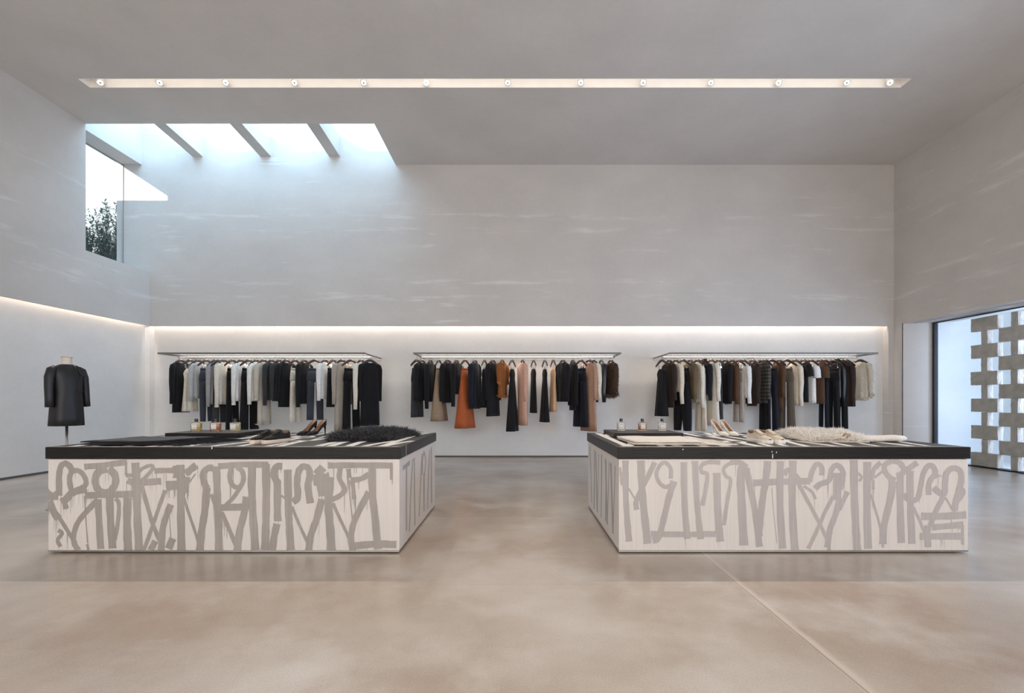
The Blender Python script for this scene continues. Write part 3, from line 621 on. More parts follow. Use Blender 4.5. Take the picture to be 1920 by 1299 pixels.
def fur_piece(name, corners, h, m, mskin, label, cat, seed, n, l0, l1, extra=None):
    t = thing(name, (sum(c_[0] for c_ in corners) / 4, sum(c_[1] for c_ in corners) / 4, ZT + .0015), label, cat)
    o = Vector((t.location.x, t.location.y, 0)); r = random.Random(seed)
    A, B, C_, D = [Vector((*c_, 0)) - o for c_ in corners]
    def top(u, v):
        p = A.lerp(B, u).lerp(D.lerp(C_, u), v); e = min(1, min(u, 1 - u) * 7) ** .5 * min(1, min(v, 1 - v) * 5) ** .5
        nn = noise.noise(Vector((p.x * 6 + seed, p.y * 6, 0))); n2 = noise.noise(Vector((p.x * 3, p.y * 3 + seed, 2)))
        return Vector((p.x + n2 * .05, p.y + nn * .05, .006 + h * e * (.72 + .5 * nn)))
    NU, NV = 30, 16; rings = []
    for i in range(NU + 1):
        tp = [top(i / NU, j / NV) for j in range(NV + 1)]; rings.append([tuple(q) for q in tp] + [(q.x, q.y, 0) for q in tp[::-1]])
    pelt = MB().loft(rings).build('pelt', mskin, t, True)
    def surf(r):
        u, v = r.random(), r.random(); p = top(u, v); q = top(min(1, u + .02), v) - p; s_ = top(u, min(1, v + .02)) - p
        nn = q.cross(s_); nn = nn.normalized() if nn.length > 0 else Vector((0, 0, 1))
        ed = Vector((u - .5, (v - .5), 0)) * 1.0
        return p, (nn + ed * (1.5 if min(u, v, 1 - u, 1 - v) < .12 else .2)).normalized()
    f = MB(); tufts(f, surf, n, l0, l1, r, .0035, .45, .45, .001); tag(f.build('fur', m, t), kind='stuff')
    return t
M_BLACKFUR = mat('black_fur', (.022, .022, .026), .55, .3, 30, sheen=.2); M_BLACKHIDE = mat('black_hide', (.012, .012, .014), .8)
M_WHITEFUR = mat('white_fur', (.84, .80, .74), .7, .06, 20, sheen=.1); M_CREAMHIDE = mat('cream_hide', (.70, .62, .52), .8); M_TAN = mat('tan_suede', (.36, .24, .15), .85)
fur_piece('fur_stole', [(-1.66, 4.22), (-1.17, 4.36), (-1.03, 5.0), (-1.62, 4.92)], .06, M_BLACKFUR, M_BLACKHIDE, 'shaggy black fur stole folded at the right end of the left table', 'fur stole', 3, 9000, .03, .085)
t = fur_piece('sheepskin_jacket', [(2.52, 4.18), (3.02, 4.16), (3.18, 4.92), (2.68, 5.10)], .055, M_WHITEFUR, M_CREAMHIDE, 'folded white shaggy sheepskin jacket at the right end of the right table', 'jacket', 8, 9000, .025, .07)
for cx, cy in ((2.66, 4.66), (2.87, 4.24)):     # openings of the cuffs
    q = Vector((cx, cy, .046)) - Vector((t.location.x, t.location.y, 0))
    MB().tube([q, q + Vector((.02, -.03, -.004))], [.034, .03], 14, 1.0, (0, 1, 0)).build('cuff', M_TAN, t, True)
q = Vector((3.02, 4.22, .03)) - Vector((t.location.x, t.location.y, 0))
MB().tube([q + Vector((k * .075, k * .008, 0)) for k in range(-1, 6)], [.028, .030, .028, .027, .029, .030, .022], 12, 2.0).build('knitted_cuff', M_CREAMKNIT, t, True)

def sneaker(loc, rz, mu, ms, ml, label):
    t = thing('sneaker', (*loc, ZT + .001), label, 'shoe', None, rz)      # toe towards local -y
    prof = [(-.145, .012), (-.14, .028), (-.12, .041), (-.09, .047), (-.05, .047), (0, .041), (.05, .035), (.10, .034), (.13, .031), (.142, .022), (.146, .010)]
    def ring(z, grow=0, k=0): return [(x + grow, y, z) for y, x in prof] + [(-x - grow, y, z) for y, x in prof[::-1]]
    MB().loft([ring(0, -.003), ring(.006), ring(.028, .001), ring(.032, -.002)]).build('sole', ms, t, True, bevel=.001)
    # upper: arches along the length
    rings = []
    for y, hw, h in ((-.138, .018, .040), (-.125, .034, .052), (-.10, .041, .060), (-.07, .043, .066), (-.04, .041, .076), (-.01, .038, .088), (.02, .034, .098), (.05, .032, .094), (.08, .031, .088), (.11, .031, .090), (.132, .027, .098), (.141, .018, .098)):
        rr = []
        for k in range(13):
            a = PI * k / 12; rr.append((-math.cos(a) * hw * (1 if k in (0, 12) else (.80 + .2 * abs(math.cos(a)))), y, .030 + (h - .030) * math.sin(a) ** .75))
        rings.append(rr)
    MB().loft(rings, True, False).build('upper', mu, t, True)
    tg = MB().loft([[(x, y, z + .002) for x, y, z in ((-.02, .03, .104), (0, .03, .110), (.02, .03, .104))], [(x, y, z) for x, y, z in ((-.022, -.05, .074), (0, -.05, .079), (.022, -.05, .074))]], False, False).build('tongue', mu, t, True)
    co_ = MB().loft([[(hx * math.cos(a), .085 + .05 * math.sin(a), z) for a in [2 * PI * k / 18 for k in range(18)]] for hx, z in ((.030, .084), (.031, .098), (.026, .102), (.022, .096), (.020, .06))], True)
    co_.build('collar', mat('shoe_lining_' + ml.name, (.20, .13, .09), .8), t, True)
    lc = MB()
    for k in range(5):
        y = -.055 + k * .021; z = .0765 + k * .0062
        lc.tube([(-.030, y + .004, z - .012), (-.015, y, z + .003), (.015, y + .004, z + .003), (.030, y - .003, z - .012)], .0030, 6)
    lc.tube([(-.0, .03, .112), (-.022, .015, .110), (-.030, .035, .098), (-.012, .032, .110)], .0025, 6).tube([(0, .03, .112), (.024, .02, .110), (.03, .04, .098), (.01, .034, .110)], .0025, 6)
    lc.build('laces', ml, t, True)
M_BLKSUEDE = fabric('black_suede', (.012, .011, .012)); M_SOLE = mat('cream_rubber', (.72, .60, .49), .6, .03); M_BLKLACE = fabric('black_lace', (.02, .02, .022))
M_BEIGE = fabric('beige_leather', (.62, .53, .42), .6); M_BEIGELACE = fabric('beige_lace', (.66, .54, .42)); M_WSOLE = mat('white_rubber', (.78, .76, .70), .5, .02)
sneaker((-2.175, 4.17), -.30, M_BLKSUEDE, M_SOLE, M_BLKLACE, 'black suede sneaker with cream sole, behind its pair and nearer the scarf')
sneaker((-2.065, 4.15), -.30, M_BLKSUEDE, M_SOLE, M_BLKLACE, 'black suede sneaker with cream sole, the pair member nearer the fur stole')
sneaker((2.085, 4.17), .18, M_BEIGE, M_WSOLE, M_BEIGELACE, 'beige leather sneaker on the right table, the one nearer the cream scarf')
sneaker((2.195, 4.18), .18, M_BEIGE, M_WSOLE, M_BEIGELACE, 'beige leather sneaker on the right table, the one nearer the sheepskin jacket')

def pump(loc, rz, m, label):
    t = thing('high_heel_shoe', (*loc, ZT + .001), label, 'shoe', None, rz)     # toe towards local -y
    # centre line of the insole: y, z, halfwidth
    sec = [(-.125, .004, .004), (-.115, .004, .012), (-.09, .004, .026), (-.055, .006, .036), (-.02, .016, .035), (.02, .045, .028), (.06, .078, .024), (.09, .095, .026), (.112, .100, .020), (.122, .101, .008)]
    rings = []
    for y, z, w_ in sec: rings.append([(-w_, y, z + .004), (0, y, z + .006), (w_, y, z + .004), (w_ * .9, y, z - .003 + .003), (0, y, z), (-w_ * .9, y, z)])
    MB().loft(rings).build('sole', M_TAN, t, True)
    def wall(hs):
        rings = []
        for (y, z, w_), h in zip(sec, hs):
            rr = []
            for k in range(11):
                a = PI * k / 10; rr.append((-math.cos(a) * (w_ + .003), y, z + .002 + math.sin(a) ** .6 * h))
            rings.append(rr)
        return rings
    # toe box
    toe = []
    for (y, z, w_), h in zip(sec[:5], (.008, .020, .032, .038, .030)):
        toe.append([(-math.cos(PI * k / 10) * (w_ + .003), y, z + .001 + math.sin(PI * k / 10) * h) for k in range(11)])
    MB().loft(toe, True, False).build('toe_box', m, t, True)
    # side quarters: two walls joined round the heel
    out = []; 
    pth = [(-(w_ + .003), y, z) for y, z, w_ in sec[3:]] + [((w_ + .003), y, z) for y, z, w_ in sec[3:][::-1]]
    hh = [.034, .030, .034, .040, .048, .056, .060]; hh = hh + hh[::-1]
    lo_, hi_ = [], []
    for (x, y, z), h in zip(pth, hh): lo_.append((x, y, z - .001)); hi_.append((x * .86, y + .004, z + h))
    q = MB().loft([lo_, hi_], False, False).build('quarter', m, t, True); sd = q.modifiers.new('thickness', 'SOLIDIFY'); sd.thickness = .0025
    MB().loft([[(x * .93, y * .96 + .002, z + .008) for x, y, z in lo_], [(x * .9, y * .965 + .002, z - .003) for x, y, z in hi_]], False, False).build('lining', mat('tan_lining', (.55, .30, .19), .6), t, True)
    rg = []
    for z, a, b_, yc in ((.101, .018, .016, .106), (.08, .012, .011, .114), (.05, .007, .007, .118), (.02, .005, .005, .119), (0, .006, .006, .119)):
        rg.append([(a * math.cos(2 * PI * k / 12), yc + b_ * math.sin(2 * PI * k / 12), z) for k in range(12)])
    MB().loft(rg[::-1]).build('heel', m, t, True)
M_WHLEATHER = mat('white_leather', (.76, .73, .66), .4, .03)
pump((-2.20, 5.05), -.45, M_BLKSUEDE, 'black suede high-heeled pump, left one of the pair')
pump((-2.10, 5.05), -.45, M_BLKSUEDE, 'black suede high-heeled pump, right one of the pair beside the fur stole')
pump((2.09, 4.98), .30, M_WHLEATHER, 'white leather high-heeled pump, left one of the pair')
pump((2.19, 4.98), .30, M_WHLEATHER, 'white leather high-heeled pump, right one of the pair beside the sneakers')

# ---------------------------------------------------------------- dress form with black coat
def dress_form():
    X, Y = -5.03, 5.4
    t = thing('dress_form', (X, Y, 0), 'headless dress form on a steel pole near the left wall', 'dress form', None, 1.3)
    fs = Matrix.Diagonal((.78, .88, 1, 1))
    MB().lathe([(.17, 0), (.17, .008), (.16, .012), (.02, .014), (0, .014)], k=40).build('base', M_STEEL, t, True)
    MB().tube([(0, 0, .012), (0, 0, 1.0)], .013, 16).build('pole', M_STEEL, t, True)
    def el(a, b_, z, yc=0, n=28): return [(a * math.cos(2 * PI * k / n), yc + b_ * math.sin(2 * PI * k / n), z) for k in range(n)]
    m = mat('linen_form', (.66, .60, .53), .8, .03, 90)
    MB().loft([el(.10, .08, .99), el(.165, .11, 1.02), el(.16, .11, 1.10), el(.125, .09, 1.22), el(.145, .11, 1.36), el(.155, .095, 1.47), el(.13, .07, 1.545), el(.07, .055, 1.585), el(.056, .055, 1.62), el(.054, .056, 1.665), el(.050, .052, 1.675)]).build('torso', m, t, True).matrix_basis = fs
    MB().lathe([(.051, 1.6755), (.053, 1.679), (.045, 1.685), (0, 1.686)]).build('neck_cap', mat('pale_wood', (.6, .5, .4), .5), t, True)
    c_ = thing('leather_coat', (X, Y, .96), 'black leather collarless coat worn by the dress form', 'coat', None, 1.3); c_.scale = (.74, .86, 1)
    mm = mat('black_leather', (.009, .010, .013), .5, .25, 8, bump=.3, bscale=6)
    def e2(a, b_, z, yc=0, n=40, f=0): return [((a + f * .006 * math.cos(5 * 2 * PI * k / n)) * math.copysign(abs(math.cos(2 * PI * k / n)) ** .85, math.cos(2 * PI * k / n)), yc + (b_ + f * .008 * math.sin(7 * 2 * PI * k / n)) * math.copysign(abs(math.sin(2 * PI * k / n)) ** .85, math.sin(2 * PI * k / n)), z - .96) for k in range(n)]
    MB().loft([e2(.205, .155, .915, f=1), e2(.20, .150, 1.0, f=.7), e2(.19, .14, 1.15, f=.3), e2(.175, .135, 1.28), e2(.180, .135, 1.38), e2(.190, .125, 1.47), e2(.185, .10, 1.535), e2(.15, .08, 1.57), e2(.09, .066, 1.592), e2(.066, .060, 1.598)]).build('body', mm, c_, True)
    for sd in (-1, 1):
        pts = [(sd * x, y, z - .96) for x, y, z in ((.150, 0, 1.545), (.195, 0, 1.52), (.222, -.004, 1.45), (.232, -.012, 1.34), (.236, -.022, 1.22), (.240, -.03, 1.125))]
        MB().tube(pts, [.045, .062, .062, .056, .052, .052], 18, .9, (0, 1, 0)).build('sleeve', mm, c_, True)
    # turned lapel and seams
    MB().loft([[(.065, -.072, .628), (.11, -.085, .61), (.165, -.10, .59)], [(.085, -.118, .53), (.125, -.128, .505), (.158, -.125, .50)]], False, False).build('lapel', mm, c_).modifiers.new('s', 'SOLIDIFY').thickness = .006
    MB().tube([(.02, -.133, .33), (.10, -.128, .332), (.165, -.095, .335)], .0022, 6).build('waist_seam', M_CAP, c_)
    MB().tube([(.03, -.066, .635), (.035, -.12, .55), (.038, -.143, .42), (.04, -.148, .25), (.042, -.155, .0)], .0025, 6).build('front_opening', M_CAP, c_)
dress_form()
# ---------------------------------------------------------------- wall racks
YR = 9.6; ZR = 2.042
M_FROST = glass('rack_glass', (.93, .96, .95))
M_LED = emit('led_strip', (1, .93, .84), 2)
M_EDGE = mat('satin_nickel_edge', (.20, .185, .17), .45, .05, 20)
for x0, x1, lab in ((-6.75, -2.86, 'long wall-mounted glass shelf rack with steel edge, on the left'), (-1.955, 1.95, 'long wall-mounted glass shelf rack with steel edge, in the middle'), (2.85, 6.77, 'long wall-mounted glass shelf rack with steel edge, on the right')):
    t = thing('garment_rack', ((x0 + x1) / 2, YN, 2.06), lab, 'garment rack', 'wall racks')
    h = (x1 - x0) / 2; D = 9.07 - YN
    MB().box((-h, D, 0), (h, D + .02, .036)).build('front_edge', M_EDGE, t, bevel=.002)
    for s_ in (-1, 1): MB().box((s_ * h - (.012 if s_ > 0 else 0), D + .02, .004), (s_ * h + (.012 if s_ < 0 else 0), 0, .030)).build('side_edge', M_EDGE, t)
    MB().quad((-h + .012, D + .02, .018), (h - .012, D + .02, .018), (h - .012, -.05, .018), (-h + .012, -.05, .018)).build('glass_shelf', M_FROST, t)
    MB().box((-h, -.045, -.028), (h, 0, .03)).build('wall_channel', M_LOW, t)
    yl = YR - YN
    MB().tube([(-h + .02, yl, ZR - 2.06), (h - .02, yl, ZR - 2.06)], .0095, 12).build('hanging_rail', M_STEEL, t, True)
    MB().box((-h + .05, yl - .006, ZR - 2.06 + .010), (h - .05, yl + .006, ZR - 2.06 + .016)).build('led_strip', M_LED, t)
    for f_ in (-.9, 0, .9): MB().box((f_ * h - .006, yl - .01, ZR - 2.06 + .009), (f_ * h + .006, 0, ZR - 2.06 + .02)).build('bracket', M_STEEL, t)
    light('rack_light', 'AREA', ((x0 + x1) / 2, YR + .03, 2.05), 9, WARM, (0, .25, -1), shape='RECTANGLE', size=2 * h - .1, size_y=.02)

# ---------------------------------------------------------------- hangers
def hanger_meshes():
    # contour hanger: arms sweep down from the neck, flattened section
    pts = [(-.205, 0, -.175), (-.19, 0, -.158), (-.15, 0, -.128), (-.10, 0, -.094), (-.055, 0, -.068), (-.025, 0, -.057), (0, 0, -.054), (.025, 0, -.057), (.055, 0, -.068), (.10, 0, -.094), (.15, 0, -.128), (.19, 0, -.158), (.205, 0, -.175)]
    rad = [.012, .019, .022, .024, .026, .026, .025, .026, .026, .024, .022, .019, .012]
    a = MB().tube(pts, rad, 10, .55, (0, 0, 1))
    hk = [(0, 0, -.045), (0, 0, -.022), (.004, 0, -.012), (.012, 0, -.004), (.0155, 0, .006), (.010, 0, .015), (0, 0, .0185), (-.010, 0, .015), (-.015, 0, .006)]
    b_ = MB().tube(hk, .0024, 6, 1, (0, 1, 0))
    return a, b_
_hg, _hk = hanger_meshes(); _hm = None
def hanger(X, a, label):
    global _hm
    t = thing('clothes_hanger', (X, YR, ZR), label, 'hanger', 'dark wooden hangers on the wall racks', a)
    if _hm is None:
        o1 = _hg.build('shoulder_bar', M_HANGER, t, True); o2 = _hk.build('hook', M_HOOK, t, True); _hm = (o1, o2)
    else:
        for s_ in _hm: c_ = s_.copy(); c_.parent = t; col.objects.link(c_)
    return t

# ---------------------------------------------------------------- cloth materials
CL = dict(black=(.011, .011, .013), navy=(.013, .014, .021), charcoal=(.040, .042, .045), grey=(.15, .16, .175), slate=(.050, .056, .072), ltgrey=(.46, .46, .46), heather=(.33, .33, .34), white=(.80, .79, .77), ivory=(.74, .69, .60), cream=(.72, .64, .52),
          greige=(.38, .34, .29), taupe=(.30, .22, .15), camel=(.42, .26, .14), rust=(.42, .105, .035), orange=(.50, .17, .035), pink=(.62, .37, .28), nude=(.62, .38, .22), blush=(.45, .27, .19), brown=(.095, .05, .028), dkbrown=(.035, .022, .017), olive=(.14, .105, .06), khaki=(.105, .085, .062), greybeige=(.42, .36, .31))
def cloth(c): return fabric('cloth_' + c, CL[c], .88, .08, .08, 25, .15)
def leather(c): return mat('leather_' + c, CL[c], .32, .2, 14, bump=.3, bscale=10)
def plaid():
    if 'plaid' in MATS: return MATS['plaid']
    m, t, b_ = nodes('plaid_wool'); MATS['plaid'] = m; b_.inputs['Roughness'].default_value = .9
    co = t.nodes.new('ShaderNodeTexCoord'); L = t.links.new; last = None
    cols = [((.020, .020, .022), (.055, .048, .034), 'X', 7), ((0, 0, 0), (.05, .045, .036), 'Z', 4.5)]
    add = None
    for c0, c1, d, s_ in cols:
        wv = t.nodes.new('ShaderNodeTexWave'); wv.bands_direction = d; wv.inputs['Scale'].default_value = s_; wv.inputs['Distortion'].default_value = .3
        r_ = t.nodes.new('ShaderNodeValToRGB'); r_.color_ramp.elements[0].position = .62; r_.color_ramp.elements[0].color = (*c0, 1); r_.color_ramp.elements[1].position = .9; r_.color_ramp.elements[1].color = (*c1, 1)
        L(co.outputs['Object'], wv.inputs['Vector']); L(wv.outputs['Fac'], r_.inputs[0])
        if add is None: add = r_.outputs[0]
        else:
            mx = t.nodes.new('ShaderNodeMixRGB'); mx.blend_type = 'ADD'; mx.inputs[0].default_value = 1; L(add, mx.inputs['Color1']); L(r_.outputs[0], mx.inputs['Color2']); add = mx.outputs[0]
    L(add, b_.inputs['Base Color']); return m

def ring(w_, d, z, t_, ph, nf=5, amp=.0, cx=0, cy=0, n=32):
    o = []
    for k in range(n):
        a = 2 * PI * k / n; c_, s_ = math.cos(a), math.sin(a)
        x = w_ * math.copysign(abs(c_) ** .8, c_); y = d * math.copysign(abs(s_) ** .9, s_)
        f = amp * t_ * (math.sin(nf * x / max(w_, .01) * 2.2 + ph) + .5 * math.sin(nf * 1.9 * x / max(w_, .01) + ph * 2))
        o.append((cx + x * (1 + .02 * math.sin(7 * a + ph) * t_), cy + y * (1 + .15 * t_ * math.sin(5 * a + ph)) + f, z))
    return o
def piece(name, rings, m, parent): return MB().loft(rings).build(name, m, parent, True)

def g_top(t, m, L, SL, hw, flare=1.0, sr=.05, r=None, collar=None, short=False, neckw=.06, d=.045, mcol=None, hood=False, cuffs=None):
    ph = r.uniform(0, 6); rings = []
    dip = .0 if hood else (.028 if collar else .042)
    nk = min(neckw + .018, hw * .62)
    for q, (w_, dd, z) in enumerate(((nk - .008, .022, -.098), (nk, .030, -.088), (nk + .012, .034, -.092))):
        rings.append([(x, y, z - dip * max(0, 1 - (x / w_) ** 2) * (1 - .25 * q)) for x, y, _ in ring(w_, dd, z, 0, ph)])
    prof = [(-.118, max(nk + .02, hw * .66), .040), (-.145, hw * .88, .042), (-.178, hw * .97, .042), (-.25, hw * .94, d * .95), (-.38, hw * .92, d)]
    for z, w_, dd in prof: rings.append(ring(w_, dd, z, 0.0 if z > -.2 else .3, ph, amp=.006))
    N = 6
    for i in range(1, N + 1):
        q = i / N; z = -.38 + (-L + .38) * q; rings.append(ring(hw * (.92 + (flare - .92) * q), d * (1 + .1 * q), z, .3 + .7 * q, ph, amp=.010))
    last = rings[-1]; rings.append([(x * .97, y * .8, z + .004) for x, y, z in last])
    body = MB().loft(rings, False).build('body', m, t, True)
    if SL:
        for s_ in (-1, 1):
            k = r.uniform(-.008, .012); e = hw + .012
            if short: pts = [(s_ * (hw - .035), 0, -.145), (s_ * (hw + .005), .004, -.185), (s_ * (hw + .035), .004, -.26), (s_ * (hw + .05), .002, -SL)]; rad = [.045, .062, .066, .068]
            else:
                pts = [(s_ * (hw - .04), 0, -.140), (s_ * (e - .012), 0, -.172), (s_ * (e + .008), k, -.24), (s_ * (e + .016 + k), k * 1.5, -.24 - (SL - .24) * .35), (s_ * (e + .012), k * 2 - .006, -.24 - (SL - .24) * .7), (s_ * (e + .018 + k), k * 2, -SL)]
                rad = [sr * .8, sr * 1.1, sr * 1.12, sr, sr * .88, sr * .8]
            sl = MB().tube(pts, rad, 16, .85, (0, 1, 0)).build('sleeve', m, t, True)
            if cuffs and not short: MB().tube([pts[-1], (pts[-1][0], pts[-1][1], pts[-1][2] - .035)], [rad[-1] * 1.04, rad[-1] * 1.0], 16, .85, (0, 1, 0)).build('cuff', cuffs, sl, True)
    if collar:
        h = .045 if not hood else .075; cr_ = []
        if hood:
          for w_, dd, z in ((neckw + .045, .044, -.105), (neckw + .030, .046, -.080), (neckw + .012, .040, -.058), (neckw + .004, .034, -.058 + h * .4), (neckw - .012, .026, -.058 + h * .3)): cr_.append(ring(w_, dd, z, 0, ph))
        if hood: piece('collar', cr_, mcol or m, t)
        if collar == 'lapel':
            for s_ in (-1, 1): 
                for fy in (-1,):
                    MB().loft([[(s_ * .02, fy * (d + .004), -.42), (s_ * .03, fy * (d + .010), -.42)], [(s_ * .035, fy * (.046), -.22), (s_ * .085, fy * .052, -.23)], [(s_ * .045, fy * .044, -.12), (s_ * .085, fy * .046, -.12)]], False, False).build('lapel', mcol or m, t).modifiers.new('s', 'SOLIDIFY').thickness = .005
            MB().tube([(0, -d - .008, -.42), (0, -d * 1.05 - .010, -(L + .42) / 2), (.004, -d * 1.1 - .012, -L + .01)], .0025, 6).build('front_opening', M_CAP, t)
    return body

def g_trousers(t, m, L, hw, flare=1.0, leg=.09, r=None, belt=False, taper=None, d=.04):
    ph = r.uniform(0, 6); zt = -.215
    piece('waistband', [ring(hw, .030, zt + .002, 0, ph), ring(hw * 1.01, .033, zt - .012, 0, ph), ring(hw * 1.02, .033, zt - .042, 0, ph)], m, t)
    hips = [ring(hw * 1.01, .032, zt - .040, 0, ph), ring(hw * 1.10, (d + .034) / 2, zt - .12, .2, ph, amp=.004), ring(hw * 1.16, d * 1.04, zt - .20, .4, ph, amp=.006), ring(hw * 1.12, d * 1.04, zt - .27, .5, ph, amp=.006)]
    piece('hips', hips, m, t)
    for s_ in (-1, 1):
        rg = []; cx = s_ * hw * .58; N = 7
        for i in range(N + 1):
            q = i / N; z = zt - .25 + (-L - zt + .25) * q; w_ = leg * (1 + (flare - 1) * (q ** 1.3 if taper is None else math.sin(PI * min(1, q * taper)) if q * taper < 1 else 0))
            rg.append(ring(w_, d * (1 + .5 * (flare - 1) * q), z, .3 + .5 * q, ph + s_, nf=3, amp=.006, cx=cx + s_ * (.012 + .035 * (flare - .8)) * q, n=22))
        piece('leg', rg, m, t)
    for s_ in (-1, 1): MB().box((s_ * hw * .8 - .012, -.014, zt - .018), (s_ * hw * .8 + .012, .014, zt + .034)).build('hanger_clip', M_HOOK, t); MB().tube([(s_ * hw * .8, 0, zt + .03), (s_ * hw * .8, 0, -.06 - .6 * hw * .8)], .0025, 5).build('clip_wire', M_HOOK, t)
def g_skirt(t, m, L, hw, flare, r=None, zt=-.215, pleat=.016, d=.06):
    ph = r.uniform(0, 6); N = 9
    piece('waistband', [ring(hw, .030, zt + .002, 0, ph), ring(hw, .032, zt - .04, 0, ph)], m, t)
    rg = [ring(hw * (1 + (flare - 1) * (i / N) ** .9), .032 + (d - .032) * i / N, zt - .035 + (-L - zt + .035) * i / N, i / N, ph, nf=4, amp=pleat) for i in range(N + 1)]
    rg.append([(x * .97, y * .75, z + .004) for x, y, z in rg[-1]]); piece('skirt_panel', rg, m, t)
    for s_ in (-1, 1): MB().box((s_ * hw * .8 - .012, -.014, zt - .015), (s_ * hw * .8 + .012, .014, zt + .036)).build('hanger_clip', M_HOOK, t); MB().tube([(s_ * hw * .8, 0, zt + .03), (s_ * hw * .8, 0, -.06 - .6 * hw * .8)], .0025, 5).build('clip_wire', M_HOOK, t)
def g_slip(t, m, L, hw, flare=1.1, r=None, zt=-.26, halter=False, d=.05):
    ph = r.uniform(0, 6); N = 8
    rg = [ring(hw * .55, .026, zt + .035, 0, ph), ring(hw * .8, .032, zt, 0, ph), ring(hw, .038, zt - .06, .1, ph), ring(hw * .88, .036, zt - .16, .2, ph)]
    for i in range(1, N + 1): q = i / N; rg.append(ring(hw * (.88 + (flare - .88) * q ** .9), .036 + (d - .036) * q, zt - .16 + (-L - zt + .16) * q, .2 + .8 * q, ph, nf=4, amp=.012))
    piece('body', rg, m, t)
    for s_ in (-1, 1):
        xa = s_ * (hw * .45); xb = s_ * (.03 if halter else .13)
        MB().tube([(xa, .012, zt + .03), ((xa + xb) / 2, .016, (zt - .09) / 2 - .02), (xb, .0, -.078 if halter else -.098), ((xa + xb) / 2, -.016, (zt - .09) / 2 - .02), (xa, -.012, zt + .03)], .0035, 6, 1, (0, 1, 0)).build('strap', m, t)
def g_fur(t, m, mh, L, hw, r, SL=None, n=3500, l0=.03, l1=.07, d=.055):
    b_ = g_top(t, mh, L, SL, hw, 1.02, .055, r, neckw=.07, d=d)
    f = MB()
    vs_ = b_.data.vertices; polys = [p for p in b_.data.polygons if p.area > 1e-5]; srcs = [(b_, polys)]
    for ch in t.children:
        if ch.name.startswith('sleeve'): srcs.append((ch, [p for p in ch.data.polygons if p.area > 1e-5]))
    bag = [(o, p) for o, ps in srcs for p in ps]; wts = [p.area for _, p in bag]; pick = r.choices(bag, wts, k=n); it = iter(pick)
    def surf(r):
        o, p = next(it); q = [o.data.vertices[i].co for i in p.vertices]; c_ = q[0].lerp(q[1], r.random()).lerp(q[-1].lerp(q[2], r.random()) if len(q) > 3 else q[2], r.random()); return Vector(c_), Vector(p.normal)
    tufts(f, surf, n, l0, l1, r, .0075, .7, .6); tag(f.build('fur', m, t), kind='stuff')

